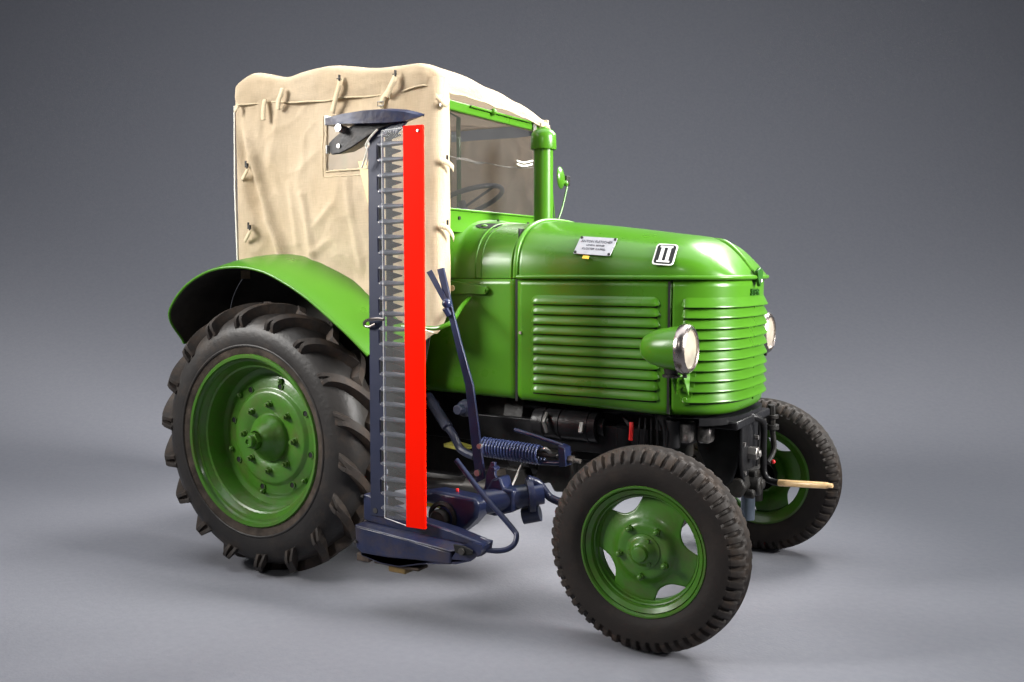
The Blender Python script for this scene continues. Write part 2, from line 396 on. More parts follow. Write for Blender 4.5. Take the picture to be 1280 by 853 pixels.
SPLIT = s_of_x(1.606)
Z_SEAM = 1.205
def zbot(s): return 0.724 if s > SPLIT else lerp(0.738, 0.722, max(0, s)/SPLIT)
def skin(s0, s1, nu, name, parent, mt=GREEN, zt=Z_SEAM, zb=None, inset=0.0, rear=False):
    def f(u, v):
        s = lerp(s0, s1, u); p, n = out_at(s); b = zb if zb is not None else zbot(s)
        # v: 0 top .. 1 bottom, bottom curls inwards
        if v < 0.75: z = lerp(zt, b+0.035, v/0.75); off = 0
        else:
            a = (v-0.75)/0.25*pi/2; z = b+0.035 - 0.035*sin(a); off = -0.035*(1-cos(a))
        q = p + n*(off-inset)
        return (q.x, q.y, z)
    m = MB(); m.grid(f, nu, 24)
    return m.build(name, mt, parent, smooth=50, solid=0.004)

def louver(parent, s0, s1, zb_, h, depth, nu, endlen=0.03, prof=None):
    """pressed-out louvre: bulges outwards towards its lower edge, dark slot below"""
    prof = prof or [(0.0, 1.0), (0.10, 0.90), (0.45, 0.58), (0.84, 0.24), (0.98, 0.13), (1.0, 0.06), (0.90, 0.0), (0.45, 0.02), (0.0, 0.05)]
    n = len(prof)-1
    def f(u, v):
        s = lerp(s0, s1, u); p, nn = out_at(s)
        e = min((s-s0), (s1-s))/endlen; e = 1 if e >= 1 else sqrt(max(0, 1-(1-e)**2))
        i = min(n, int(round(v*n))); d, hz = prof[i]
        q = p + nn*(0.0025 + depth*d*e); z = zb_ + h*lerp(0.22, hz, e)
        return (q.x, q.y, z)
    m = MB(); m.grid(f, nu, n)
    # black strip under the lip, painted shade of an uncut slot
    def g(u, v):
        s = lerp(s0+endlen*0.35, s1-endlen*0.35, u); p, nn = out_at(s); q = p + nn*0.0035
        return (q.x, q.y, zb_ + lerp(-0.0065, 0.004, v))
    m.grid(g, nu, 1, mi=1)
    return m.build("louver", [GREEN, DARK], parent, smooth=40)

engine = MB()
# dark inner body, paints the unlit bay behind the gaps: liner
def backing():
    m = MB(); 
    def f(u, v):
        s = lerp(0, OT, u); p, n = out_at(s); q = p - n*0.02; return (q.x, q.y, lerp(0.76, 1.23, v))
    m.grid(f, 80, 1)
    m.build("dark_bay_backing", DARK, TR, smooth=50)
    m = MB(); m.box((0.80, 0, 0.99), (0.36, 0.62, 0.44)); m.build("firewall", DARK, TR, smooth=0)
backing()

side = skin(s_of_x(0.99), SPLIT-0.0025, 30, "side_panel", TR)
for k in range(10):
    louver(side, s_of_x(1.047), s_of_x(1.565), 1.112-0.0375*k, 0.034, 0.0130, 60, prof=[(0.0, 1.0), (0.35, 0.84), (0.74, 0.56), (0.96, 0.28), (1.0, 0.14), (0.92, 0.0), (0.45, 0.02), (0.0, 0.05)])
m = MB(); m.tube([(1.005, -HW-0.003, 1.0), (1.005, -HW-0.009, 1.0)], 0.006, 10); m.build("latch_stud", STEEL, side)
skin(OT-SPLIT+0.0025, OT-s_of_x(0.99), 30, "side_panel", TR)
grille = skin(SPLIT+0.0025, OT-SPLIT-0.0025, 90, "grille", TR)
gs = s_of_x(1.640)
for k in range(10):
    louver(grille, gs, OT-gs, 1.108-0.0372*k, 0.036, 0.0165, 120, endlen=0.022)
# centre post seen in the slots
m = MB()
p, n = out_at(OT/2)
m.box((p.x+0.004, 0, 0.94), (0.006, 0.008, 0.36)); m.build("center_rib", GREEN, grille)

# --- bonnet cap ---
CW = HW + 0.010
ZT = [(0.98, 1.437), (1.05, 1.433), (1.28, 1.409), (1.52, 1.378), (1.60, 1.368), (1.66, 1.355), (1.71, 1.330), (1.755, 1.288), (1.79, 1.246), (1.812, 1.216), (1.821, 1.212)]
CXN = 1.822
def cap_w(x):
    if x <= X0: return CW
    t = min(1.0, (x-X0)/(CXN-X0)); return CW*max(0.0, 1-t**3.2)**(1/3.2)
def cap_z0(x): return 1.210
def cap_pt(x, a, off=0.0, m_=2.7):
    """a: 0 near side edge .. pi far side edge"""
    w = cap_w(x); zt = stable(ZT, x); z0 = cap_z0(x)
    mm = lerp(m_, 2.1, sst(1.6, 1.82, x))
    y = -(w+off)*sgnpow(cos(a), 2/mm); z = z0 + (zt+off-z0)*abs(sin(a))**(2/mm)
    return Vector((x, y, z))
def cap_normal(x, a):
    e = 0.004
    d1 = cap_pt(x+e, a) - cap_pt(x-e, a); d2 = cap_pt(x, a+e) - cap_pt(x, a-e)
    n = d1.cross(d2).normalized()
    if n.z < 0 or (abs(n.z) < 0.2 and n.y > 0 and a < 1.5): n = -n if n.dot(Vector((0, -cos(a), sin(a)))) < 0 else n
    return n
def cap_build():
    m = MB(); na = 64
    xs = [0.982 + (X0-0.982)*i/16 for i in range(16)] + [X0 + (CXN-X0)*sin(pi/2*i/44) for i in range(45)]
    rows = []
    for x in xs:
        rows.append([cap_pt(x, pi*(1-cos(pi*j/na))/2) for j in range(na+1)])
    vs = [p for r in rows for p in r]; n = na+1
    fs = [(i*n+j, i*n+j+1, (i+1)*n+j+1, (i+1)*n+j) for i in range(len(rows)-1) for j in range(na)]
    m.add(vs, fs)
    return m.build("hood", GREEN, TR, smooth=60, solid=0.004)
hood = cap_build()
# rolled bead along lower edge of the cap (follows the plan outline) and round its rear edge
def bead():
    m = MB(); pts = []
    k = (CW+0.000)/HW
    s0 = s_of_x(0.985)
    for i in range(161):
        s = lerp(s0, OT-s0, i/160); p, n = out_at(s); q = p + n*0.0135
        pts.append((q.x, q.y, 1.214))
    m.tube(pts, 0.0085, 8)
    m.build("lower_bead", GREEN, hood, smooth=60)
    m = MB(); pts = [cap_pt(0.988, pi*(1-cos(pi*j/60))/2, 0.004) for j in range(61)]
    m.tube(pts, 0.010, 8); m.build("rear_bead", GREEN, hood, smooth=60)
    # dark gap strip
    m = MB()
    def f(u, v):
        s = lerp(s0, OT-s0, u); p, n = out_at(s); q = p + n*0.0015
        return (q.x, q.y, lerp(1.199, 1.212, v))
    m.grid(f, 160, 1); m.build("seam_gap", DARK, hood, smooth=60)
bead()
m = MB(); m.box((1.605, -HW+0.006, 0.965), (0.008, 0.012, 0.47)); m.build("panel_gap", DARK, TR)
m = MB(); m.box((0.985, -HW+0.006, 0.97), (0.010, 0.012, 0.47)); m.build("panel_gap", DARK, TR)

# nose spine and crest
def spine():
    m = MB(); pts = []; rs = []
    for i in range(22):
        x = lerp(1.645, 1.819, sin(pi/2*i/21)); p = cap_pt(x, pi/2); e = sin(pi*min(1, i/5)/2)
        pts.append(p + Vector((-0.002, 0, -0.003 + 0.004*e))); rs.append(0.003 + 0.013*e*(1-0.6*i/21))
    m.tube(pts, rs, 12); m.build("nose_spine", GREEN, hood, smooth=60)
spine()

def frame_at(x, a):
    o = cap_pt(x, a); n = cap_normal(x, a); d = (cap_pt(x+0.01, a) - cap_pt(x-0.01, a)).normalized()
    u = n.cross(d).normalized()
    if u.z < 0: u = -u
    return o, d, u, n
def text_mesh(txt, size, bold=0.0, ext=0.0006):
    c = bpy.data.curves.new("lettering", 'FONT'); c.body = txt; c.size = size; c.extrude = ext; c.align_x = 'CENTER'; c.align_y = 'CENTER'
    c.offset = bold; c.resolution_u = 2
    o = bpy.data.objects.new("tmp", c); COL.objects.link(o); dg = bpy.context.evaluated_depsgraph_get()
    me = bpy.data.meshes.new_from_object(o.evaluated_get(dg)); bpy.data.objects.remove(o)
    return me
def place_text(txt, size, o, d, u, n, mt, parent, name="lettering", bold=0.0, ext=0.0006, sx=1.0):
    me = text_mesh(txt, size, bold, ext); me.materials.clear(); me.materials.append(mt)
    for v in me.vertices:
        v.co = o + d*v.co.x*sx + u*v.co.y + n*v.co.z
    return put(name, me, parent)

def find_a(x, z):
    lo, hi = 0.0, pi/2
    for _ in range(40):
        mid = (lo+hi)/2
        if cap_pt(x, mid).z < z: lo = mid
        else: hi = mid
    return lo
def rrect(w, h, r, n=5):
    pts = []
    for cx, cy, a0 in ((w/2-r, h/2-r, 0), (-w/2+r, h/2-r, pi/2), (-w/2+r, -h/2+r, pi), (w/2-r, -h/2+r, 3*pi/2)):
        for i in range(n+1): a = a0 + pi/2*i/n; pts.append((cx+r*cos(a), cy+r*sin(a)))
    return pts
def plates():
    # metal plate
    o, d, u, n = frame_at(1.308, find_a(1.308, 1.325)); o = o + n*0.0035
    sk = Vector((0, 0, 0))
    P = lambda a, b, c=0: o + d*a + u*b + n*c
    m = MB(); m.prism([P(a, b, 0) for a, b in rrect(0.150, 0.086, 0.004)], n*0.0022)
    pl = m.build("name_plate", ALU, hood, bevel=0.0006)
    for a in (-0.068, 0.068):
        for b in (-0.036, 0.036):
            m = MB(); q = P(a, b, 0.002); m.tube([q, q+n*0.0035], 0.0052, 10); m.build("screw", BLACKM, pl)
    T = n*0.0027
    place_text("ANTON FLETSCHER", 0.0165, P(0, 0.020)+T, d, u, n, INK, pl, sx=0.86)
    place_text("LANDW. BETRIEB", 0.0105, P(0, 0.002)+T, d, u, n, INK, pl, sx=0.9)
    place_text("KLOSTER KAPPEL", 0.0130, P(0, -0.016)+T, d, u, n, INK, pl, sx=0.95)
    q = P(-0.018, -0.056, 0)
    m = MB(); m.prism([q + d*a + u*b for a, b in rrect(0.026, 0.014, 0.002)], n*0.002); m.build("sticker", YELLOW, hood)
    # numeral badge
    o, d, u, n = frame_at(1.583, find_a(1.583, 1.292)); o = o + n*0.003
    P = lambda a, b, c=0: o + d*a + u*b + n*c
    m = MB(); m.prism([P(a, b) for a, b in rrect(0.078, 0.094, 0.013)], n*0.003); bd = m.build("numeral_badge", WHITE, hood, bevel=0.0008)
    m = MB(); m.prism([P(a, b, 0.003) for a, b in rrect(0.067, 0.083, 0.010)], n*0.0008); m.build("badge_field", BLACK, bd)
    m = MB()
    for a in (-0.0118, 0.0118): m.prism([P(a+x, y, 0.0038) for x, y in ((-0.0058, -0.030), (0.0058, -0.030), (0.0058, 0.030), (-0.0058, 0.030))], n*0.0016)
    for b in (-0.0325, 0.0325): m.prism([P(x, b+y, 0.0038) for x, y in ((-0.023, -0.0036), (0.023, -0.0036), (0.023, 0.0036), (-0.023, 0.0036))], n*0.0016)
    m.build("numeral", WHITE, bd)
plates()
def crest():
    # shield-like crest with small figure and lettering on the nose
    p, n2 = out_at(OT/2); n = Vector((1, 0, 0)); d = Vector((0, 1, 0)); u = Vector((0, 0, 1))
    m = MB()
    o = Vector((CXN+0.010, 0, 1.205))
    m.prism([o + d*a + u*b for a, b in ((-0.034, 0.032), (0.0, 0.045), (0.034, 0.032), (0.026, 0.0), (0.0, -0.026), (-0.026, 0.0))], n*-0.012)
    c = m.build("crest", mat("dark_green_enamel", (0.02, 0.09, 0.01), 0.3), grille, bevel=0.002)
    m = MB(); m.box(o + Vector((0.002, 0, -0.004)), (0.006, 0.016, 0.012)); m.build("crest_boss", WHITE, c)
    o2 = Vector((p.x+0.004, 0, 1.158))
    place_text("STEYR", 0.034, o2, d, u, n, bpy.data.materials["dark_green_enamel"], grille, bold=0.0008, ext=0.004, sx=1.1)
crest()

# --- cowl and rear body ---
def cowl():
    w = HW-0.004
    def pt(x, a, off=0):
        zt = lerp(1.440, 1.418, (x-0.70)/0.28); y = -(w+off)*sgnpow(cos(a), 2/2.7); z = 1.208 + (zt+off-1.208)*abs(sin(a))**(2/2.7)
        return Vector((x, y, z))
    def f(u, v):
        x = lerp(0.66, 0.968, u); a = pi*(1-cos(pi*v))/2
        fl = 0.028*(1-sst(0.66, 0.715, x))
        return pt(x, a, fl)
    m = MB(); m.grid(f, 24, 60); c = m.build("cowl", GREEN, TR, smooth=50, solid=0.004)
    for x, r in ((0.795, 0.0045), (0.822, 0.003), (0.960, 0.006)):
        m = MB(); m.tube([pt(x, pi*(1-cos(pi*j/50))/2, 0.0015) for j in range(51)], r, 8); m.build("cowl_bead", GREEN, c, smooth=60)
    m = MB(); pts = []
    for i in range(25):
        a = 2*pi*i/24; q = pt(0.765+0.060*cos(a), 1.12+0.14*sin(a), 0.004); pts.append(q)
    m.add(pts[:-1], [tuple(range(24))]); m.build("recess_shade", DARK, c)  # flat dark patch, the recess is only painted as shade
    m = MB(); q = pt(0.745, 1.10, 0.0); m.ball(q, 0.016, 12, sc=(1, 1, .5)); m.build("filler_cap", GREEN, c)
    m = MB(); m.box((0.974, 0, 1.30), (0.006, 0.60, 0.2)); m.build("cowl_bulkhead", DARK, c)
    # rear body side
    def g(u, v):
        x = lerp(0.40, 0.981, u)
        zb_ = 0.748 - 0.01*u
        if v < 0.75: z = lerp(1.206, zb_+0.04, v/0.75); off = 0
        else: a = (v-0.75)/0.25*pi/2; z = zb_+0.04-0.04*sin(a); off = 0.04*(1-cos(a))
        y = -w + off - 0.004*sin(pi*u)*sin(pi*v)
        return (x, y, z)
    m = MB(); m.grid(g, 20, 24); b = m.build("body_panel", GREEN, TR, smooth=50, solid=0.004)
    m = MB(); m.grid(lambda u, v: (g(u, v)[0], -g(u, v)[1], g(u, v)[2]), 20, 24); m.build("body_panel", GREEN, TR, smooth=50, solid=0.004)
    # hinge bracket: tapered arm
    m = MB(); m.xz([(0.61, 1.205), (0.66, 1.205), (0.70, 1.196), (0.855, 1.176), (0.868, 1.164), (0.862, 1.150), (0.848, 1.145), (0.61, 1.145)], -HW-0.016, -HW+0.002)
    h = m.build("hinge_arm", GREEN, TR, bevel=0.002)
    m = MB(); m.tube([(0.852, -HW-0.004, 1.161), (0.852, -HW-0.018, 1.161)], 0.011, 6); m.tube([(0.852, -HW-0.004, 1.161), (0.852, -HW-0.024, 1.161)], 0.006, 10); m.build("bolt", GREEN, h)
    m = MB(); m.tube([(0.70, -HW-0.004, 1.168), (0.70, -HW-0.022, 1.168)], 0.012, 12); m.build("pin", CREAM, h)
    m = MB(); m.tube(smooth_path([(0.62, -0.58, 1.025), (0.76, -0.575, 1.022), (0.800, -0.57, 1.030), (0.825, -0.54, 1.05), (0.80, -0.44, 1.10), (0.78, -0.35, 1.13)]), 0.0085, 10); m.build("handle_rod", GREEN, TR)
cowl()

# --- windscreen ---
def windscreen():
    x = 0.69; yl, yr = -0.455, 0.435
    zb_, zt = 1.475, 1.862
    m = MB(); m.box((x, -0.01, 1.435), (0.012, 0.90, 0.09)); f = m.build("windscreen_frame", GREEN, TR, bevel=0.003)
    m = MB(); m.box((x, -0.01, 1.885), (0.028, 0.91, 0.040)); m.build("top_rail", GREEN, f, bevel=0.005)
    m = MB(); m.box((x+0.004, -0.01, 1.480), (0.020, 0.90, 0.008)); m.build("bottom_rail", GREEN, f, bevel=0.002)
    for y in (yl-0.008, yr+0.008):
        m = MB(); m.box((x, y, 1.67), (0.024, 0.022, 0.40)); m.build("side_rail", GREEN, f, bevel=0.003)
    m = MB(); m.box((x, -0.01, 1.67), (0.005, 0.89, 0.385)); m.build("glass_pane", GLASS, f, smooth=0)
    for y in (-0.30, 0.0, 0.26):
        m = MB(); m.tube([(x+0.006, y, 1.447), (x+0.012, y, 1.447)], 0.0075, 8); m.build("screw", BLACKM, f)
    m = MB(); m.box((x+0.018, 0.02, 1.897), (0.012, 0.50, 0.008)); m.ball((x+0.022, -0.06, 1.897), 0.015); m.build("wiper_rail", GREEN, f, bevel=0.001)
    m = MB(); m.box((x+0.02, 0.30, 1.872), (0.004, 0.03, 0.05)); m.build("tab", STEEL, f)
    # strings tied behind the glass
    m = MB(); m.tube(smooth_path([(x-0.02, -0.45, 1.70), (x-0.02, -0.2, 1.685), (x-0.02, -0.05, 1.69), (x-0.02, 0.1, 1.688), (x-0.02, 0.3, 1.70), (x-0.02, 0.43, 1.72)]), 0.0022, 6)
    m.build("cord", STRINGM, f)
    m = MB()
    for z in (0, 0.005): m.tube(smooth_path([(x-0.025, -0.27, 1.684+z), (x-0.025, -0.2, 1.690+z*0.6), (x-0.025, -0.12, 1.682+z), (x-0.025, -0.06, 1.688)]), 0.003, 6)
    m.build("tied_string", STRINGM, f); m = MB()
    for z in (0, 0.015): m.tube(smooth_path([(x+0.008, 0.16, 1.703+z), (x+0.008, 0.22, 1.700+z), (x+0.008, 0.30, 1.715+z)]), 0.0045, 6)
    m.build("tied_string", STRINGM, f)
windscreen()

# --- steering wheel ---
def steering():
    c = Vector((0.45, 0.10, 1.535)); ax = Vector((-0.38, 0, 0.92)).normalized()
    a = Vector((0, 1, 0)); b = ax.cross(a); R = 0.19
    m = MB(); m.tube([c + (a*cos(t)+b*sin(t))*R for t in [2*pi*i/48 for i in range(48)]], 0.011, 10, closed=True)
    w = m.build("steering_wheel", GREYW, TR, smooth=60)
    for k in range(3):
        t = 2*pi*k/3 + 0.5; m = MB(); m.tube([c - ax*0.02, c + (a*cos(t)+b*sin(t))*R], 0.006, 8); m.build("spoke", GREYW, w)
    m = MB(); m.tube([c + ax*0.01, c - ax*0.35], 0.018, 12); m.build("steering_column", GREYW, w)
steering()

# --- breather pipe ---
m = MB(); m.lathe([(0.0401, 0), (0.0401, 0.33)], (0.918, 0, 1.415), (0, 0, 1), 32); pipe = m.build("air_intake_pipe", GREEN, TR, smooth=60)
m = MB(); m.lathe([(0.036, -0.005), (0.036, 0.0), (0.052, -0.002), (0.0535, 0.004), (0.0525, 0.045), (0.050, 0.062), (0.040, 0.075), (0.024, 0.083), (0.014, 0.086), (0.012, 0.092), (0.0001, 0.093)], (0.918, 0, 1.737), (0, 0, 1), 36)
m.build("intake_cap", GREEN, pipe, smooth=50)
m = MB(); m.lathe([(0.041, 0.0), (0.047, 0.0), (0.047, 0.01), (0.041, 0.012)], (0.918, 0, 1.428), (0, 0, 1), 32); m.build("pipe_collar", GREEN, pipe, smooth=40)
m = MB(); m.box((0.90, 0.02, 1.833), (0.012, 0.028, 0.034)); m.build("canvas_tab", CANVAS2, pipe, bevel=0.004)

# --- mirror on its stalk ---
def mirror():
    m = MB(); m.lathe([(0.0001, 0.016), (0.03, 0.013), (0.050, 0.004), (0.053, -0.002), (0.050, -0.006), (0.0001, -0.006)], (0.72, 0.535, 1.672), (0.975, 0.22, 0.05), 32)
    mi = m.build("mirror", GREEN, TR, smooth=50)
    m = MB(); m.tube(smooth_path([(0.71, 0.50, 1.44), (0.72, 0.545, 1.52), (0.72, 0.595, 1.62), (0.72, 0.60, 1.645)]), 0.0045, 8); m.tube([(0.71, 0.50, 1.44), (0.70, 0.49, 1.60)], 0.003, 6)
    m.build("mirror_stalk", GREEN, mi)
    m = MB(); m.ball((0.72, 0.585, 1.65), 0.014, 12); m.box((0.72, 0.565, 1.655), (0.012, 0.06, 0.012)); m.build("mirror_joint", GREEN, mi, bevel=0.001)
    m = MB(); m.box((0.715, 0.615, 1.665), (0.012, 0.035, 0.045)); m.build("mirror_bracket", BLACKM, mi, bevel=0.002)
mirror()

# --- headlights ---
def headlight(sy):
    y = 0.482*sy; o = (1.734, y, 0.977); X = (1, 0, 0)
    m = MB(); m.lathe([(0.0001, -0.172), (0.018, -0.170), (0.038, -0.158), (0.055, -0.134), (0.066, -0.10), (0.073, -0.06), (0.077, -0.022), (0.078, -0.004)], o, X, 40)
    h = m.build("headlight", GREEN, TR, smooth=60)
    m = MB(); m.lathe([(0.078, -0.028), (0.083, -0.026), (0.086, -0.016), (0.086, -0.006), (0.080, 0.005), (0.072, 0.010), (0.066, 0.007), (0.064, -0.006)], o, X, 48); m.build("rim", CHROME, h, smooth=50)
    m = MB(); m.lathe([(0.0001, 0.014), (0.03, 0.0115), (0.050, 0.007), (0.066, 0.001)], o, X, 40); m.build("lens", LENS, h, smooth=60)
    m = MB(); m.box((1.72, y, 0.888), (0.014, 0.012, 0.016)); m.build("rim_screw", BLACKM, h, bevel=0.002)
    # foot and bracket
    m = MB(); m.tube([(1.672, y, 0.910), (1.672, y, 0.888)], [0.026, 0.022], 16); m.tube([(1.672, y, 0.889), (1.672, y, 0.880)], [0.03, 0.03], 16)
    m.build("headlight_foot", BLACKM, h)
    def bp(x, z, off):
        p, n = out_at(s_of_x(x)); q = p + n*off; return Vector((q.x, q.y*(-sy), z))
    yi = sy*0.336
    m = MB(); o_ = 0.004
    pl = [(1.632, 0.884), (1.688, 0.884), (1.684, 0.822), (1.670, 0.766), (1.650, 0.766), (1.636, 0.822)]
    f0 = [bp(x, z, 0.003) for x, z in pl]; f1 = [bp(x, z, 0.012) for x, z in pl]; nn = len(pl)
    m.add(f0 + f1, [tuple(range(nn-1, -1, -1)), tuple(range(nn, 2*nn))] + [(i, (i+1) % nn, (i+1) % nn + nn, i+nn) for i in range(nn)])
    m.prism([(1.636, yi, 0.874), (1.686, yi, 0.874), (1.694, y+sy*0.018, 0.880), (1.650, y+sy*0.018, 0.880)], (0, 0, 0.007))
    for xx in (1.638, 1.682):
        m.prism([(xx, yi, 0.874), (xx, yi+sy*0.07, 0.876), (xx, yi+sy*0.012, 0.80)], (0.005, 0, 0))
    b = m.build("headlight_bracket", GREEN, h, bevel=0.0015)
    for z in (0.852, 0.822, 0.785):
        m = MB(); q0 = bp(1.660, z, 0.010); q1 = bp(1.660, z, 0.022); m.tube([q0, q1], 0.009, 6); m.build("bracket_bolt", GREEN, h, bevel=0.001)
headlight(-1); headlight(1)

# --- fenders ---
FP = [(-0.49, 0.925), (-0.483, 1.00), (-0.440, 1.10), (-0.345, 1.19), (-0.21, 1.248), (-0.06, 1.264), (0.08, 1.247), (0.20, 1.203), (0.31, 1.148), (0.41, 1.083), (0.51, 1.015), (0.61, 0.938)]
def fender(sy):
    path = smooth_path([(x, 0, z) for x, z in FP], 5); n = len(path)
    def f(u, v, d=0.0):
        i = min(n-1, int(round(u*(n-1)))); p = path[i]; t = (path[min(n-1, i+1)] - path[max(0, i-1)]).normalized(); nn = Vector((-t.z, 0, t.x))
        # rear end rounded in plan
        yo = 0.768 - 0.10*(1-sst(0.0, 0.16, u)); yi = 0.42
        y = lerp(yo, yi, v); rise = 0.048*v + 0.010*sin(pi*v) - 0.012*(1-v)**6
        q = p + nn*(rise*sst(0.05, 0.35, u) + d - 0.02*(1-sst(0, 0.2, u))*v)
        return (q.x, sy*y, q.z)
    m = MB(); m.grid(lambda u, v: f(u, v, 0.0), n-1, 14); m.grid(lambda u, v: f(u, v, -0.005), n-1, 14, mi=1)
    fe = m.build("fender", [GREEN, UNDER], TR, smooth=50)
    m = MB(); m.tube([f(i/(n-1), 0.0) for i in range(n)] , 0.006, 8); m.build("fender_bead", GREEN, fe, smooth=60)
    m = MB(); m.tube([f(0, j/10) for j in range(11)], 0.006, 8); m.build("fender_bead", GREEN, fe, smooth=60)
    # inner wall
    m = MB(); e = [f(i/(n-1), 1.0, -0.006) for i in range(n)]
    pts = [(p[0], p[1], p[2]) for p in e] + [(0.56, e[-1][1], 0.62), (0.2, e[0][1], 0.60), (-0.35, e[0][1], 0.62)]
    m.prism(pts, (0, -sy*0.004, 0)); m.build("fender_wall", UNDER, fe, smooth=0)
fender(-1); fender(1)

# --- rear wheels ---
def rear_wheel_proto():
    R0 = 0.530
    # rim and disc (origin at wheel centre, outer side = -y)
    m = MB()
    prof = [(0.333, 0.122), (0.336, 0.130), (0.347, 0.132), (0.352, 0.126), (0.352, 0.116), (0.345, 0.110), (0.333, 0.108), (0.322, 0.106), (0.318, 0.095), (0.308, 0.088), (0.296, 0.080), (0.291, 0.060), (0.290, 0.020), (0.286, 0.004), (0.270, 0.000), (0.262, -0.002)]
    # disc
    prof += [(0.252, 0.000), (0.244, 0.004), (0.236, 0.008), (0.206, 0.010), (0.200, 0.012), (0.192, 0.022), (0.184, 0.025), (0.118, 0.024), (0.112, 0.020), (0.100, 0.019), (0.098, 0.022)]
    prof = [(r, t-0.012) for r, t in prof]
    m.lathe(prof, seg=96)
    w = m.build("rear_wheel", WGREEN, TR, smooth=40)
    # barrel back side
    m = MB(); m.lathe([(0.352, 0.114), (0.300, 0.07), (0.298, -0.08), (0.352, -0.115), (0.340, -0.12), (0.288, -0.085)], seg=64); m.build("rim_barrel", WGREEN, w, smooth=50)
    m = MB(); m.lathe([(0.285, -0.028), (0.0001, -0.03)], seg=48); m.build("disc_back", DARK, w)
    # hub cone and shaft
    m = MB(); m.lathe([(0.099, 0.002), (0.098, 0.016), (0.094, 0.024), (0.083, 0.034), (0.068, 0.052), (0.054, 0.072), (0.044, 0.082), (0.040, 0.086), (0.038, 0.092)], seg=40)
    m.tube([(0, -0.086, 0), (0, -0.112, 0)], 0.036, 6)
    m.lathe([(0.025, 0.108), (0.025, 0.130), (0.022, 0.134), (0.011, 0.134), (0.010, 0.128), (0.0001, 0.128)], seg=24)
    m.build("hub", WGREEN, w, smooth=35)
    nut = None
    for k in range(8):
        a = 2*pi*(k-0.04)/8; x, z = 0.138*cos(a), 0.138*sin(a)
        if nut is None:
            nb = MB(); nb.tube([(0, -0.008, 0), (0, -0.030, 0)], 0.0135, 6); nb.tube([(0, -0.008, 0), (0, -0.040, 0)], 0.0075, 10); nb.tube([(0, -0.008, 0), (0, -0.016, 0)], 0.017, 14)
            nut = nb.mesh("wheel_nut", WGREEN)
        put("wheel_nut", nut, w, loc=(x, 0, z)).rotation_euler = (0, a, 0)
    hole = None; bolt = None
    for k in range(8):
        a = 2*pi*(k-0.32)/8; x, z = 0.219*cos(a), 0.219*sin(a)
        if hole is None:
            hb = MB(); hb.lathe([(0.0145, -0.004), (0.0145, 0.0035), (0.012, 0.004), (0.0115, 0.001)], seg=18); hb.lathe([(0.012, 0.0012), (0.0001, 0.0012)], seg=18, mi=1)  # black disc paints the shade inside, no hole is cut
            hole = hb.mesh("bolt_hole", [WGREEN, DARK])
        put("bolt_hole", hole, w, loc=(x, 0.001, z))
    for k in range(6):
        a = 2*pi*(k+0.28)/6; x, z = 0.240*cos(a), 0.240*sin(a)
        if bolt is None:
            bb_ = MB(); bb_.tube([(0, 0.012, 0), (0, -0.006, 0)], 0.012, 6); bb_.ball((0, -0.006, 0), 0.008, 10)
            bolt = bb_.mesh("rim_bolt", WGREEN)
        put("rim_bolt", bolt, w, loc=(x, 0, z))
    # tyre
    def sec(p):     # p: 0 outer bead .. 1 inner bead
        a = -0.42 + (pi+0.84)*p
        y = -0.124*sgnpow(cos(a), 0.86); r = 0.413 + 0.106*sgnpow(sin(a), 0.90)
        return y, r
    prof = []; mis = []
    for i in range(41):
        y, r = sec(i/40)
        prof.append((r, -y))
    prof = [(0.340, 0.100), (0.352, 0.112)] + prof + [(0.352, -0.112), (0.34, -0.1)]
    mis = [1, 1] + [1 if i < 2 else 0 for i in range(40)] + [0, 0, 0]
    m = MB(); m.lathe(prof, seg=128, mis=mis)
    m.build("tire", [RUBBER, BEAD], w, smooth=60)
    # thin moulded ring on the side wall
    m = MB(); m.lathe([(0.382, 0.1235), (0.386, 0.1265), (0.390, 0.1255), (0.392, 0.1235)], seg=96); m.build("sidewall_ring", RUBBER, w, smooth=60)
    # lugs
    def lug(side):
        NS = 16; rows = []
        for j in range(NS+1):
            t = j/NS
            p = lerp(0.205, 0.53, t)            # along the section from the shoulder to just past the centre
            y, r = sec(p); y2, r2 = sec(p+0.004); ty, tr = (y2-y), (r2-r); L = sqrt(ty*ty+tr*tr); ny, nr = -tr/L, ty/L
            if nr*0 + (y*ny) + (r-0.413)*nr < 0: ny, nr = -ny, -nr
            # outer height and angular position
            h = 0.004 + 0.035*sst(-0.03, 0.20, t)
            th = 0.11*t + 0.20*t**2.0
            wb = lerp(0.038, 0.034, sst(0, 0.3, t)); wt = lerp(0.028, 0.0190, sst(0, 0.30, t))
            gd = 0.9*h*(1-sst(0.12, 0.26, t)); gw = lerp(0.014, 0.002, sst(0.0, 0.26, t))
            row = []
            for (o_, hh) in ((-wb, -0.004), (-wt, h), (-gw, h), (-gw*0.45, h-gd), (gw*0.45, h-gd), (gw, h), (wt, h), (wb, -0.004)):
                rr = r + nr*hh; yy = y + ny*hh; ang = th + o_/0.54
                row.append((rr*sin(ang), yy*side, rr*cos(ang)))
            rows.append(row)
        m = MB(); n = 8; vs = [q for r_ in rows for q in r_]
        fs = [(i*n+j, i*n+j+1, (i+1)*n+j+1, (i+1)*n+j) for i in range(NS) for j in range(n-1)]
        fs.append(tuple(range(n-1, -1, -1))); fs.append(tuple(NS*n+k for k in range(n)))
        m.add(vs, fs); return m.mesh("lug", [TREAD], smooth=38)
    la, lb = lug(1), lug(-1)
    NL = 18
    for k in range(NL):
        put("lug", la, w, bevel=0.0022).rotation_euler = (0, 2*pi*(k+0.70)/NL, 0)
        put("lug", lb, w, bevel=0.0022).rotation_euler = (0, 2*pi*(k+0.20)/NL, 0)
    return w
rw = rear_wheel_proto(); rw.location = (0, -0.6516, 0.5535)
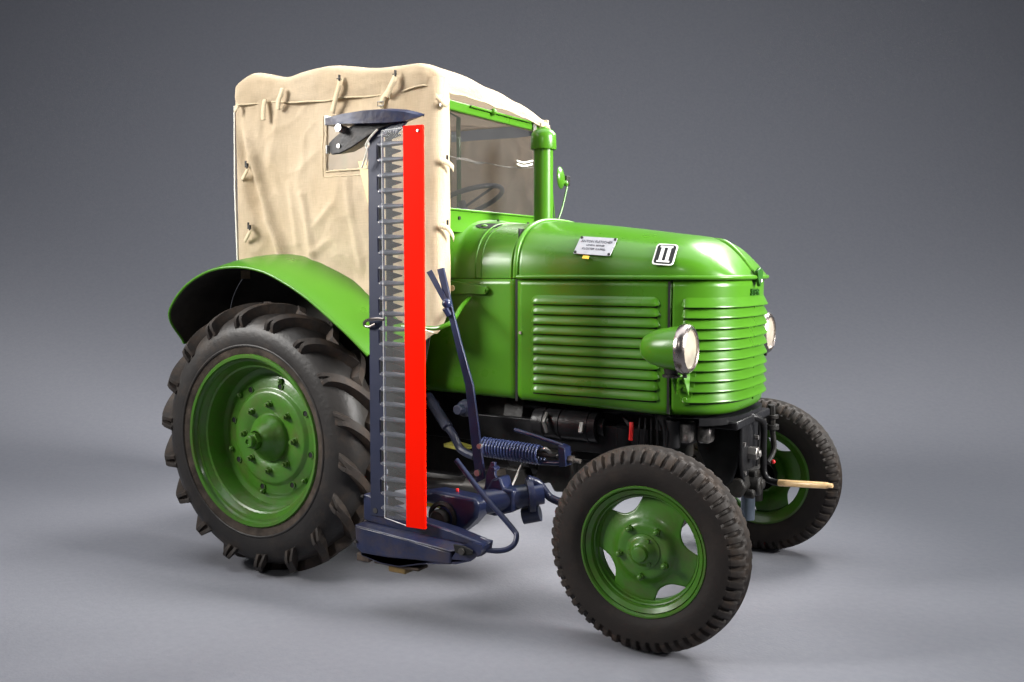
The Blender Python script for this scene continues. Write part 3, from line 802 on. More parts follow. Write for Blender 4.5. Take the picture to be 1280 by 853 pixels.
copytree(rw, TR, (0, 0.6516, 0.5535), pi)

# --- front wheels ---
def front_wheel_proto():
    m = MB()
    m.lathe([(0.203, 0.050), (0.208, 0.058), (0.213, 0.059), (0.2165, 0.054), (0.215, 0.045), (0.206, 0.042), (0.201, 0.047), (0.197, 0.046), (0.193, 0.036), (0.190, 0.026), (0.183, 0.024), (0.180, 0.028), (0.176, 0.026), (0.174, 0.010), (0.174, -0.02), (0.190, -0.035), (0.204, -0.045), (0.214, -0.055), (0.205, -0.060), (0.186, -0.04), (0.170, -0.02), (0.170, 0.008), (0.180, 0.020), (0.186, 0.040), (0.200, 0.050)], seg=80)
    w = m.build("front_wheel", WGREEN, TR, smooth=35)
    # dished disc with four scalloped cut-outs
    prof = [(0.045, 0.040), (0.052, 0.041), (0.080, 0.041), (0.088, 0.038), (0.096, 0.030), (0.104, 0.022), (0.116, 0.016), (0.135, 0.010), (0.155, 0.006), (0.174, 0.004)]
    def edge(t):
        r = 0.1745
        for c0 in (117, 21, -60, 207):
            d = (math.degrees(t) - c0 + 180) % 360 - 180
            q = abs(d)/22.0
            if q < 1: r = min(r, 0.1745 - 0.046*(1-q**2.6))
        return r
    NS = 240; rows = []
    for i in range(NS):
        t = 2*pi*i/NS; re = edge(t)
        row = []
        for k in range(15):
            r = lerp(0.040, re, k/14); d = stable([(a, b) for a, b in prof], max(0.045, r)); row.append((r*cos(t), -d, r*sin(t)))
        rows.append(row)
    m = MB(); vs = [q for r_ in rows for q in r_]; n = 15
    fs = [(i*n+j, i*n+j+1, ((i+1) % NS)*n+j+1, ((i+1) % NS)*n+j) for i in range(NS) for j in range(n-1)]
    m.add(vs, fs); m.build("wheel_disc", WGREEN, w, smooth=40, solid=0.005)
    m = MB(); m.lathe([(0.058, 0.042), (0.058, 0.047), (0.050, 0.049), (0.044, 0.052), (0.036, 0.066), (0.028, 0.070), (0.024, 0.084), (0.014, 0.088), (0.0001, 0.089)], seg=36); m.build("hub_cap", WGREEN, w, smooth=40)
    m = MB(); m.lathe([(0.065, -0.05), (0.065, 0.0), (0.05, 0.035), (0.02, 0.036)], seg=28); m.build("hub", BLACKM, w)
    nb = MB(); nb.tube([(0, -0.036, 0), (0, -0.056, 0)], 0.0125, 6); nb.ball((0, -0.056, 0), 0.0095, 10)
    nut = nb.mesh("wheel_nut", WGREEN)
    for k in range(5):
        a = radians(56 + 68*k + (6 if k > 2 else 0)); put("wheel_nut", nut, w, loc=(0.083*cos(a), 0, 0.083*sin(a))).rotation_euler = (0, a*1.7, 0)
    nb = MB(); nb.tube([(0, -0.045, 0), (0, -0.060, 0)], 0.0075, 8); sn = nb.mesh("hub_screw", WGREEN)
    for k in range(3):
        a = radians(65 + 120*k); put("hub_screw", sn, w, loc=(0.043*cos(a), 0, 0.043*sin(a)))
    # tyre with shoulder blocks
    NB = 56; PER = 8; seg = NB*PER; rows = []
    R = 0.338
    secp = []
    K = 44
    for i in range(K+1):
        a = -0.55 + (pi+1.10)*i/K
        y = -0.072*sgnpow(cos(a), 0.86); r = 0.268 + 0.069*sgnpow(sin(a), 0.80)
        secp.append((y, r))
    cent = (0, 0.268)
    prof = [(0, secp[0][0]*0.8, 0.205)] + [(1, y, r) for y, r in secp] + [(0, secp[-1][0]*0.8, 0.205)]
    n = len(prof); vs = []; ms = []
    for i in range(seg):
        t = 2*pi*i/seg; ph = (i % PER)/PER
        sh = {0: -1.0, 1: -1.0, 2: -1.0, 3: 0.1}.get(i % PER, 0.25)
        for (f_, y, r) in prof:
            d = 0
            if f_:
                ay = abs(y)
                if r > 0.288 and ay > 0.034:      # shoulder band: block pattern
                    d += 0.0105*sh*sst(0.288, 0.298, r)*sst(0.033, 0.040, ay)
                elif ay < 0.034 and r > 0.3:       # circumferential grooves between zig-zag ribs
                    g = min(abs(ay-0.010), abs(ay-0.028)); zz = 0.0025*(1 if ph < 0.5 else -1)
                    d -= 0.007*(1-sst(0.0015, 0.005, abs(g+zz*0.3)))
            ny, nr = y, r-0.268; L = sqrt(ny*ny+nr*nr) or 1
            vs.append(((r+d*nr/L)*sin(t), y+d*ny/L, (r+d*nr/L)*cos(t)))
    m = MB(); k0 = 0
    fa = []; fb = []
    for i in range(seg):
        i2 = (i+1) % seg
        for j in range(n-1):
            f_ = (i*n+j, i*n+j+1, i2*n+j+1, i2*n+j)
            (fb if prof[j][2] > 0.29 and prof[j+1][2] > 0.29 else fa).append(f_)
    m.add(vs, fa, 0); m.f += fb; m.m += [1]*len(fb)
    m.build("tire", [mat("dark_brown_rubber", (0.020, 0.016, 0.014), 0.66, var=0.2, nscale=6, bump=0.3, bscale=70, dirt=(0.05, 0.034, 0.024), dirt_amt=0.35, dscale=8, spec=0.3), TREAD], w, smooth=40)
    return w
fwh = front_wheel_proto(); fwh.location = (1.669, -0.664, 0.338); fwh.rotation_euler = (0, 0, 0.022)
copytree(fwh, TR, (1.669, 0.664, 0.338), pi+0.022)

# --- engine, gearbox, axle and frame: the black machinery under the bonnet ---
def machinery():
    def P(name, m, mt=BLACKM, bevel=0.004, par=TR, smooth=35): return m.build(name, mt, par, bevel=bevel, smooth=smooth)
    m = MB(); m.box((1.20, 0, 0.66), (0.66, 0.30, 0.34)); m.box((1.20, 0, 0.47), (0.60, 0.24, 0.10)); P("engine_block", m)
    m = MB(); m.xz([(0.92, 0.43), (1.05, 0.40), (1.46, 0.42), (1.52, 0.50), (1.52, 0.56), (0.92, 0.56)], -0.11, 0.11); P("oil_pan", m, bevel=0.015)
    m = MB(); m.xz([(-0.18, 0.40), (0.15, 0.36), (0.60, 0.36), (0.80, 0.42), (0.92, 0.42), (0.92, 0.76), (0.80, 0.78), (-0.18, 0.76)], -0.17, 0.17); g = P("gearbox", m, bevel=0.02)
    m = MB(); m.tube([(0.86, 0, 0.60), (0.95, 0, 0.60)], 0.24, 32); P("bell_housing", m)
    for k in range(10):
        a = 2*pi*k/10; m = MB(); m.tube([(0.82, 0.21*cos(a), 0.60+0.21*sin(a)), (0.86, 0.21*cos(a), 0.60+0.21*sin(a))], 0.012, 6)
        if cos(a) < 0.3: m.build("housing_bolt", BLACKM, g)
    m = MB(); m.tube([(0, -0.60, 0.5535), (0, -0.45, 0.5535), (0, -0.42, 0.5535), (0, -0.17, 0.5535), (0, 0.17, 0.5535), (0, 0.60, 0.5535)], [0.07, 0.075, 0.11, 0.13, 0.13, 0.07], 24); P("rear_axle", m)
    # starter motor / dynamo cylinders low on the near side
    m = MB(); m.tube([(1.03, -0.245, 0.645), (1.30, -0.245, 0.645)], 0.060, 28); m.tube([(1.02, -0.245, 0.645), (1.035, -0.245, 0.645)], 0.050, 28); m.tube([(1.30, -0.245, 0.645), (1.325, -0.245, 0.645)], 0.035, 20)
    st = P("starter_motor", m, BLACK, 0.003)
    for x in (1.07, 1.14, 1.26):
        m = MB(); m.lathe([(0.0600, -0.008), (0.0635, -0.006), (0.0635, 0.006), (0.0600, 0.008)], (x, -0.245, 0.645), (1, 0, 0), 28); m.build("starter_band", BLACK, st, smooth=30)
    m = MB(); m.tube([(1.10, -0.30, 0.69), (1.10, -0.33, 0.66), (1.11, -0.32, 0.62)], 0.008, 8); m.tube([(1.25, -0.30, 0.665), (1.25, -0.315, 0.63)], 0.010, 8); m.build("starter_terminal", STEEL, st)
    m = MB(); m.tube([(0.93, -0.20, 0.70), (1.50, -0.22, 0.715)], 0.014, 10); m.tube(smooth_path([(1.35, -0.20, 0.70), (1.42, -0.24, 0.66), (1.47, -0.24, 0.56), (1.50, -0.20, 0.48)]), 0.010, 8); P("fuel_line", m, BLACK, 0)
    m = MB(); m.lathe([(0.045, 0), (0.047, 0.01), (0.047, 0.12), (0.035, 0.13), (0.0001, 0.13)], (1.40, -0.22, 0.53), (0, 0, 1), 24); P("oil_filter", m, BLACK, 0)
    m = MB(); m.tube(smooth_path([(1.455, -0.31, 0.685), (1.457, -0.315, 0.66), (1.452, -0.31, 0.62)]), 0.009, 8); P("red_cable", m, REDW, 0)
    m = MB()
    for k in range(5): m.tube(smooth_path([(1.48+0.022*k, -0.29, 0.70), (1.485+0.024*k, -0.31, 0.66), (1.475+0.025*k, -0.29, 0.58), (1.46+0.02*k, -0.22, 0.5)]), 0.004, 6)
    P("hoses", m, BLACK, 0)
    # finned casting with worn aluminium face behind near front wheel
    m = MB(); m.box((1.625, -0.235, 0.655), (0.085, 0.07, 0.075)); m.box((1.70, -0.20, 0.645), (0.05, 0.06, 0.06)); P("water_pump", m, mat("oily_grey_casting", (0.14, 0.13, 0.125), 0.35, metal=0.5, var=0.6, nscale=40, bump=1.0, bscale=60, dirt=(0.01, 0.01, 0.01), dirt_amt=0.6, dscale=30), 0.012)
    m = MB(); m.tube([(1.60, -0.27, 0.70), (1.60, -0.27, 0.60)], 0.028, 16); m.tube([(1.56, -0.26, 0.72), (1.56, -0.26, 0.66)], 0.032, 20); P("filter_bowl", m, BLACK, 0.002)
    # front support: top plate under grille, two cheeks
    def plate(u, v):
        s = lerp(SPLIT-0.02, OT-SPLIT+0.02, u); p, n = out_at(s); q = p - n*lerp(-0.004, 0.05, v); return (q.x, q.y, 0.716 - 0.006*v)
    m = MB(); m.grid(plate, 60, 3); m.grid(lambda u, v: (lambda s: (lambda pn: ((pn[0]+pn[1]*0.004).x, (pn[0]+pn[1]*0.004).y, lerp(0.716, 0.690, v)))(out_at(s)))(lerp(SPLIT+0.10, OT-SPLIT-0.1, u)), 60, 1)
    fsup = P("front_support", m, BLACK, 0)
    m = MB(); m.box((1.70, 0, 0.685), (0.24, 0.42, 0.03)); m.build("support_beam", BLACK, fsup, bevel=0.006)
    for y0 in (-0.105, 0.08):
        m = MB(); m.xz([(1.60, 0.70), (1.78, 0.70), (1.80, 0.66), (1.79, 0.52), (1.77, 0.46), (1.73, 0.43), (1.69, 0.45), (1.64, 0.56)], y0, y0+0.02); m.build("support_cheek", BLACK, fsup, bevel=0.005)
    # front face plate: long rounded plate with rim
    def fp(w_, top, bot, x):
        return [(x, y, z) for y, z in [(-w_, top), (w_, top), (w_*0.97, (top+bot)/2), (w_*0.72, bot+0.03), (w_*0.4, bot), (-w_*0.4, bot), (-w_*0.72, bot+0.03), (-w_*0.97, (top+bot)/2)]]
    m = MB(); m.prism(fp(0.115, 0.685, 0.445, 1.79), (0.012, 0, 0)); m.build("front_plate", BLACK, fsup, bevel=0.004)
    m = MB(); m.tube(smooth_path(fp(0.115, 0.685, 0.445, 1.803) + [fp(0.115, 0.685, 0.445, 1.803)[0]], 4), 0.007, 8); m.build("plate_rim", BLACK, fsup)
    m = MB(); m.tube([(1.80, 0.0, 0.555), (1.835, 0.0, 0.555)], 0.026, 6); m.tube([(1.80, 0, 0.555), (1.845, 0, 0.555)], 0.014, 12); m.build("plate_nut", STEEL, fsup, bevel=0.002)
    m = MB(); m.tube([(1.80, -0.085, 0.60), (1.812, -0.085, 0.60)], 0.009, 6); m.tube([(1.80, 0.085, 0.60), (1.812, 0.085, 0.60)], 0.009, 6); m.tube([(1.80, -0.07, 0.49), (1.812, -0.07, 0.49)], 0.009, 6); m.build("plate_bolts", STEEL, fsup)
    # axle beam pivot, axle, king pins
    m = MB(); m.xz([(1.62, 0.40), (1.80, 0.40), (1.82, 0.44), (1.80, 0.475), (1.62, 0.475)], -0.10, 0.10); m.tube([(1.60, 0, 0.43), (1.85, 0, 0.43)], 0.035, 16); P("axle_pivot", m, BLACKM, 0.008)
    m = MB(); m.tube([(1.675, -0.56, 0.36), (1.675, -0.48, 0.375), (1.675, -0.15, 0.42), (1.675, 0.15, 0.42), (1.675, 0.48, 0.375), (1.675, 0.56, 0.36)], [0.035, 0.035, 0.045, 0.045, 0.035, 0.035], 16); P("front_axle", m, BLACKM, 0)
    for sy in (-1, 1):
        m = MB(); m.tube([(1.669, sy*0.56, 0.24), (1.669, sy*0.56, 0.58)], 0.030, 16); m.tube([(1.669, sy*0.56, 0.338), (1.669, sy*0.66, 0.338)], 0.035, 16); m.tube([(1.669, sy*0.56, 0.57), (1.669, sy*0.56, 0.60)], 0.04, 16); m.tube([(1.669, sy*0.56, 0.60), (1.669, sy*0.56, 0.635)], 0.018, 6); P("king_pin", m, BLACKM, 0.003)
        m = MB(); m.tube([(1.669, sy*0.56, 0.55), (1.60, sy*0.50, 0.55), (1.52, sy*0.46, 0.55)], 0.016, 10); m.ball((1.52, sy*0.46, 0.55), 0.024, 12); P("steering_arm", m, BLACK, 0)
    m = MB(); m.tube([(1.52, -0.46, 0.55), (1.52, 0.46, 0.55)], 0.013, 10); P("tie_rod", m, BLACK, 0)
    # suspension/draw link parts seen beside the far wheel
    m = MB(); m.tube([(1.80, 0.30, 0.70), (1.80, 0.31, 0.60)], 0.016, 6); m.tube([(1.80, 0.305, 0.66), (1.80, 0.305, 0.645)], 0.028, 16); m.tube([(1.80, 0.305, 0.62), (1.80, 0.305, 0.60)], 0.030, 16); m.tube(smooth_path([(1.80, 0.31, 0.61), (1.81, 0.31, 0.52), (1.80, 0.26, 0.47)]), 0.012, 8)
    P("spring_bolt", m, BLACKM, 0.002)
    m = MB(); m.ball((1.80, 0.33, 0.575), 0.011, 10); P("red_cap", m, REDW, 0); m = MB(); m.ball((1.82, 0.27, 0.475), 0.009, 10); P("red_cap", m, REDW, 0)
    # clamp casting at the foot of the plate and grey steel tube
    m = MB(); m.box((1.80, 0.06, 0.46), (0.06, 0.13, 0.06)); m.box((1.83, 0.02, 0.435), (0.05, 0.05, 0.035)); m.tube([(1.84, -0.05, 0.41), (1.80, -0.05, 0.41)], 0.02, 6); P("clamp_casting", m, BLACKM, 0.008)
    m = MB(); m.tube([(1.80, 0.0, 0.44), (1.80, 0.0, 0.30)], 0.026, 20); P("steel_sleeve", m, mat("blue_grey_steel", (0.13, 0.16, 0.20), 0.35, metal=0.6, var=0.1), 0.002)
    # crank handle
    m = MB(); m.tube(smooth_path([(1.72, -0.07, 0.640), (1.745, -0.06, 0.686), (1.80, -0.01, 0.694), (1.832, 0.04, 0.675), (1.838, 0.06, 0.64), (1.838, 0.06, 0.56), (1.840, 0.06, 0.49), (1.850, 0.055, 0.458), (1.875, 0.05, 0.444), (1.925, 0.04, 0.444)], 8), 0.0125, 14)
    cr = m.build("crank_handle", BLACK, TR, smooth=60)
    m = MB(); m.tube([(1.900, 0.045, 0.443), (1.905, 0.044, 0.443), (2.085, 0.005, 0.461), (2.09, 0.004, 0.462)], [0.0115, 0.0130, 0.0120, 0.0110], 18); m.build("crank_grip", BRASS, cr, smooth=50)
    m = MB(); m.tube([(2.089, 0.004, 0.463), (2.108, 0.0, 0.463)], [0.009, 0.008], 14); m.build("crank_tip", BRASS, cr)
    # frame rail, drop arm, linkage
    m = MB(); m.box((0.75, -0.24, 0.60), (1.5, 0.03, 0.11)); P("frame_rail", m, BLACK, 0.004)
    m = MB(); m.tube([(0.35, -0.46, 0.385), (0.86, -0.40, 0.392)], 0.024, 16); m.tube([(0.80, -0.41, 0.392), (0.90, -0.395, 0.392)], 0.035, 16); P("pull_rod", m, mat("dull_steel_rod", (0.07, 0.066, 0.062), 0.38, metal=0.6, var=0.2), 0)
    m = MB(); m.xz([(0.96, 0.55), (1.22, 0.55), (1.23, 0.47), (1.20, 0.40), (1.15, 0.395), (1.13, 0.43), (1.03, 0.40), (0.98, 0.385), (0.94, 0.40), (0.93, 0.47), (1.02, 0.47), (1.03, 0.44), (1.07, 0.45), (1.08, 0.49), (1.05, 0.52), (0.96, 0.52)], -0.34, -0.28); P("hanger_casting", m, BLACKM, 0.01)
    m = MB(); m.tube(smooth_path([(0.60, -0.33, 0.70), (0.66, -0.40, 0.66), (0.74, -0.42, 0.60), (0.78, -0.42, 0.54), (0.86, -0.44, 0.52)]), 0.016, 10); m.tube([(0.58, -0.36, 0.73), (0.72, -0.42, 0.62)], 0.022, 10); m.ball((0.79, -0.40, 0.70), 0.035); m.tube([(0.79, -0.36, 0.70), (0.79, -0.46, 0.70)], 0.02, 12)
    P("lift_linkage", m, mat("blue_black_iron", (0.014, 0.017, 0.036), 0.45, var=0.3, nscale=20, bump=0.4, bscale=60), 0.003)
    m = MB(); m.prism([(0.70, -0.42, 0.555), (0.74, -0.42, 0.550), (0.79, -0.42, 0.541), (0.79, -0.42, 0.532), (0.70, -0.42, 0.540)], (0, 0.08, 0.0)); P("step_strip", m, YGREEN, 0.001)
    m = MB(); m.box((0.62, -0.40, 0.30), (0.16, 0.04, 0.02)); P("foot_step", m, YGREEN, 0.003)
    # far-side belly and platform to keep the underside solid
    m = MB(); m.box((0.12, 0, 0.84), (0.84, 0.64, 0.03)); P("platform", m, UNDER, 0.003)
    m = MB(); m.box((0.05, 0.02, 1.14), (0.42, 0.46, 0.10)); m.box((-0.17, 0.02, 1.32), (0.07, 0.44, 0.34)); m.box((0.05, 0.02, 0.97), (0.14, 0.20, 0.26)); P("seat", m, BLACKM, 0.03)
machinery()

# --- canvas cab ---
def canopy():
    x0, x1 = -0.335, 0.708; yw = 0.500
    near = [(-0.36, 2.070), (-0.30, 2.085), (-0.24, 2.093), (-0.16, 2.078), (-0.05, 2.049), (0.04, 2.062), (0.13, 2.073), (0.21, 2.076), (0.30, 2.060), (0.38, 2.046), (0.46, 2.040), (0.56, 2.042), (0.64, 2.042), (0.74, 2.020)]
    flap = [(-0.36, 1.952), (-0.12, 1.943), (0.16, 1.924), (0.33, 1.923), (0.53, 1.921), (0.64, 1.936), (0.74, 1.934)]
    def bottom(x, y):
        if x > x1-0.03 and abs(y) < yw-0.02: return table([(-0.5, 1.934), (-0.38, 1.930), (0.0, 1.922), (0.3, 1.895), (0.5, 1.872)], y) + 0.004*noise.noise(Vector((y*12, 1, 3)))
        return stable(flap, x) + 0.004*noise.noise(Vector((x*9, 2, 5)))
    r = 0.055; cor = []
    def perim():
        pts = []
        N = 44
        for i in range(N): pts.append((lerp(x0+r, x1-r, i/N), -yw))
        for i in range(8): a = -pi/2+pi/2*i/8; pts.append((x1-r+r*cos(a), -yw+r+r*sin(a)))
        for i in range(40): pts.append((x1, lerp(-yw+r, yw-r, i/40)))
        for i in range(8): a = pi/2*i/8; pts.append((x1-r+r*cos(a), yw-r+r*sin(a)))
        for i in range(N): pts.append((lerp(x1-r, x0+r, i/N), yw))
        for i in range(8): a = pi/2+pi/2*i/8; pts.append((x0+r+r*cos(a), yw-r+r*sin(a)))
        for i in range(40): pts.append((x0, lerp(yw-r, -yw+r, i/40)))
        for i in range(8): a = pi+pi/2*i/8; pts.append((x0+r+r*cos(a), -yw+r+r*sin(a)))
        return pts
    P = [(x, y if y < 0 else y*0.94) for x, y in perim()]; n = len(P); cx = (x0+x1)/2
    ts = [0.0, 0.15, 0.3, 0.45, 0.6, 0.72, 0.82, 0.90, 0.95, 0.98, 1.0]; ks = [0.12, 0.25, 0.4, 0.55, 0.7, 0.85, 1.0]
    def topz(x, y):
        z = stable(near, x) + table([(-0.5, 0.0), (-0.3, -0.010), (-0.18, -0.015), (-0.05, -0.024), (0.05, -0.035), (0.15, -0.049), (0.22, -0.057), (0.28, -0.066), (0.35, -0.080), (0.43, -0.094), (0.5, -0.104)], y)
        z -= 0.010*(1-(y/0.5)**2)*(0.5-0.5*cos(2*pi*(x-x0)/0.35))
        return z
    rows = []
    for t in ts:
        row = []
        for (x, y) in P:
            q = cx + (x-cx)*t; w = y*t
            e = 0.020*sst(0.90, 1.0, t)**2
            rear = sst(-0.22, -0.34, q)*0.03 if q < -0.2 else 0
            row.append((q, w, topz(q, w) - e - rear*t))
        rows.append(row)
    for k in ks:
        row = []
        for i, (x, y) in enumerate(P):
            zt_ = topz(x, y) - 0.020 - (0.03*sst(-0.22, -0.34, x) if x < -0.2 else 0); zb_ = bottom(x, y)
            ox = Vector((x-cx, 0)).normalized().x if abs(x-cx) > 0.45 else 0; oy = math.copysign(1, y) if abs(y) > yw-0.05 else 0
            bul = 0.004*sin(pi*k) + 0.012*k*noise.noise(Vector((x*7, y*7, 0.5))) + 0.005*noise.noise(Vector((x*20, y*20, k*4)))
            row.append((x+ox*(bul+0.006), y+oy*(bul+0.006), lerp(zt_, zb_, k)))
        rows.append(row)
    m = MB(); vs = [q for r_ in rows for q in r_]
    vs = [(v[0]+0.003*noise.noise(Vector(v)*9), v[1]+0.002*noise.noise(Vector(v)*11+Vector((5, 0, 0))), v[2]+0.006*noise.noise(Vector(v)*6+Vector((0, 9, 0)))) for v in vs]
    fs = [(i*n+j, i*n+(j+1) % n, (i+1)*n+(j+1) % n, (i+1)*n+j) for i in range(len(rows)-1) for j in range(n)]
    m.add(vs, fs)
    cv = m.build("canvas_canopy", CANVAS, TR, smooth=80, sub=1)
    # hem seam
    m = MB(); hp = [Vector(vs[(len(rows)-1)*n+j]) for j in range(n)]
    m.tube(hp, 0.0035, 6, closed=True); m.build("hem", CANVAS2, cv, smooth=80)

    # side curtains: bottom edge rests on the fender
    bot = [(-0.36, 1.262), (-0.08, 1.264), (0.08, 1.250), (0.14, 1.232), (0.31, 1.178), (0.40, 1.140), (0.50, 1.070), (0.60, 1.010), (0.668, 0.962), (0.70, 0.985), (0.80, 1.090)]
    LS = 0.72-(-0.325)
    def curtain(sy, window):
        TL = LS + 0.095 if sy < 0 else LS - 0.05
        def f(u, v):
            s = u*TL
            if s < LS-0.02: x = -0.325 + s; y = -0.497; wrap = 0
            else:
                a = min(1, (s-(LS-0.02))/0.035)*pi/2; x = -0.325+LS-0.02 + 0.02*sin(a); y = -0.497+0.02*(1-cos(a)) + max(0, s-(LS+0.015)); wrap = 1
            b = table(bot, x) if not wrap else lerp(0.995, 1.085, min(1, max(0, (s-LS)/0.08)))
            z = lerp(b, 1.972 if sy < 0 else 1.865, v)
            # folds
            xf = stable([(1.25, -0.045), (1.35, -0.08), (1.47, -0.140), (1.71, -0.215), (1.86, -0.275), (2.0, -0.30)], z)
            d = (x-xf)
            fold = 0.034*math.exp(-(d/0.026)**2)*sst(1.95, 1.7, z) - 0.026*math.exp(-((d+0.060)/0.045)**2)*sst(1.95, 1.75, z)
            bil = 0.020*sin(pi*min(1, max(0, (x+0.05)/0.75)))*sin(pi*min(1, max(0, (z-1.2)/0.75)))
            w1_ = 0.013*noise.noise(Vector((x*3.2, z*2.2, 1.0))) + 0.009*noise.noise(Vector((x*9+z*4, z*5-x*3, 4.0))) + 0.003*noise.noise(Vector((x*28, z*14, 6.0)))
            rg = 1-abs(noise.noise(Vector((x*3.5+z*1.2, z*2.6-x, 11.0))))*2.2; rg2 = 1-abs(noise.noise(Vector((x*7-z*2, z*6+x, 21.0))))*2.4
            cr_ = 0.006*max(0, rg)**5 + 0.0035*max(0, rg2)**6
            for (ax_, az_, bx_, bz_, am) in ((0.06, 1.55, 0.12, 1.25, 0.006), (0.12, 1.42, 0.22, 1.50, 0.004), (0.10, 1.30, 0.20, 1.36, 0.004), (0.30, 1.60, 0.36, 1.25, 0.004), (-0.02, 1.60, 0.02, 1.35, 0.004), (0.50, 1.5, 0.56, 1.2, 0.005)):
                px, pz = x-ax_, z-az_; ex, ez = bx_-ax_, bz_-az_; tt = max(0, min(1, (px*ex+pz*ez)/(ex*ex+ez*ez)))
                dd = sqrt((px-ex*tt)**2 + (pz-ez*tt)**2); cr_ += 1.8*am*math.exp(-(dd/0.014)**2)
            y_ = y - (fold + bil + w1_ + cr_)*(0 if wrap else 1)*sst(0, 0.04, s)*sst(LS-0.02, LS-0.10, s)
            if wrap: x = x + 0.005*noise.noise(Vector((y*30, z*7, 2))) + 0.008*sin(pi*min(1, (s-LS+.02)/0.1))
            if v < 0.06 and not wrap and x > -0.1: y_ -= 0.012*(1-v/0.06)
            return (x, -sy*(-1)*y_ if sy > 0 and False else (y_ if sy < 0 else -y_-0.045), z)
        def keep(u, v):
            if not window: return True
            x, y, z = f(u, v); return not (0.190 < x < 0.420 and 1.640 < z < 1.842)
        m = MB(); m.grid(f, 96, 80, keep=keep)
        c = m.build("side_curtain", CANVAS, TR, smooth=80)
        return c, f
    c, f = curtain(-1, True); c2, f2 = curtain(1, False)
    def surf(x, z, off=0.0):
        u = (x+0.325)/(LS+0.095); b = table(bot, x); v = (z-b)/(1.972-b); p = Vector(f(u, v)); return p + Vector((0, -off, 0))
    # window: clear pane and stitched border
    m = MB(); m.grid(lambda u, v: surf(lerp(0.175, 0.435, u), lerp(1.628, 1.852, v), -0.004), 6, 6); m.build("window_pane", VINYL, c, smooth=80)
    m = MB()
    ring = [surf(x, z, 0.003) for x, z in [(lerp(0.19, 0.42, i/10), 1.638) for i in range(10)] + [(0.42, lerp(1.638, 1.844, i/8)) for i in range(8)] + [(lerp(0.42, 0.19, i/10), 1.844) for i in range(10)] + [(0.19, lerp(1.844, 1.638, i/8)) for i in range(8)]]
    m.tube(ring, 0.0035, 6, closed=True); m.build("window_border", CANVAS2, c)
    m = MB(); ring = [surf(x, z, 0.001) for x, z in [(lerp(0.172, 0.44, i/10), 1.616) for i in range(10)] + [(0.44, lerp(1.616, 1.862, i/8)) for i in range(8)] + [(lerp(0.44, 0.172, i/10), 1.862) for i in range(10)] + [(0.172, lerp(1.862, 1.616, i/8)) for i in range(8)]]
    m.tube(ring, 0.0022, 6, closed=True); m.build("stitching", CANVAS2, c)
    # pale triangular patch hanging under the window, behind the mower bar
    m = MB(); m.prism([surf(0.372, 1.668, 0.006), surf(0.47, 1.672, 0.006), surf(0.47, 1.47, 0.006), surf(0.418, 1.49, 0.006)], (0, -0.002, 0)); m.build("cloth_patch", CREAM, c)
    # rear pillar and rear curtain
    m = MB(); m.box((-0.318, -0.475, 1.62), (0.018, 0.018, 0.72)); m.box((-0.318, 0.435, 1.62), (0.018, 0.018, 0.72)); m.build("rear_pillar", mat("brown_pillar", (0.20, 0.10, 0.07), 0.6), TR)
    m = MB(); m.grid(lambda u, v: (-0.335+0.008*noise.noise(Vector((u*6, v*4, 8))), lerp(-0.478, 0.445, u), lerp(1.20, 1.93, v)), 40, 30, keep=lambda u, v: not (0.30 < u < 0.70 and 0.50 < v < 0.78)); rc = m.build("rear_curtain", CANVAS, TR, smooth=80)
    m = MB(); m.grid(lambda u, v: (-0.333, lerp(-0.20, 0.20, u), lerp(1.59, 1.82, v)), 2, 2); m.build("window_pane", VINYL, rc)
    m = MB(); m.tube([(-0.344, -0.484, 1.95), (-0.349, -0.487, 1.60), (-0.345, -0.484, 1.265)], 0.005, 8); m.build("edge_cord", STRINGM, rc)
    # roof bows inside
    for x in (-0.20, 0.22):
        m = MB(); m.tube(smooth_path([(x, -0.43, 1.3), (x, -0.43, 1.9), (x, -0.39, 1.99), (x, 0.0, 2.015), (x, 0.38, 1.99), (x, 0.42, 1.9), (x, 0.42, 1.3)]), 0.011, 8); m.build("roof_bow", GREEN, TR)
    m = MB(); m.box((0.15, 0.42, 1.60), (0.05, 0.01, 0.62)); m.build("inner_strap", CANVAS2, TR)
    # straps with buckles on the roof flap
    def strap(pts, w=0.011, buckle=None, par=cv, peg=True, nrm=(0, -1, 0), up=None):
        pts = smooth_path([Vector(p) for p in pts], 5); m = MB(); vs = []
        for i, p in enumerate(pts):
            t = (pts[min(i+1, len(pts)-1)] - pts[max(i-1, 0)]).normalized(); sd = t.cross(Vector(nrm)).normalized()*w*0.85 if up is None else Vector(up)*w
            vs += [p+sd, p-sd]
        m.add(vs, [(2*i, 2*i+1, 2*i+3, 2*i+2) for i in range(len(pts)-1)]); s = m.build("strap", CANVAS2, par, solid=0.0018, smooth=80)
        if buckle:
            bm_ = MB(); b = Vector(buckle); bm_.tube([b+Vector((-0.014, -0.004, 0.008)), b+Vector((0.014, -0.004, 0.008)), b+Vector((0.014, -0.004, -0.008)), b+Vector((-0.014, -0.004, -0.008))], 0.0022, 6, closed=True); bm_.build("buckle", STEEL, s)
        if peg:
            q = pts[0]; pm = MB(); pm.box((q.x, q.y-0.004, q.z+0.006), (0.006, 0.010, 0.024)); pm.box((q.x, q.y-0.009, q.z+0.002), (0.020, 0.004, 0.004)); pm.build("toggle", BLACKM, s, bevel=0.001)
    Y = -0.525
    strap([(-0.025, Y, 1.990), (-0.030, Y-0.004, 1.965), (-0.05, Y, 1.935), (-0.055, Y+0.005, 1.905)], 0.014, peg=False)
    strap([(0.283, Y, 1.995), (0.283, Y-0.006, 1.97), (0.262, Y-0.003, 1.925), (0.238, Y+0.002, 1.868)], 0.014)
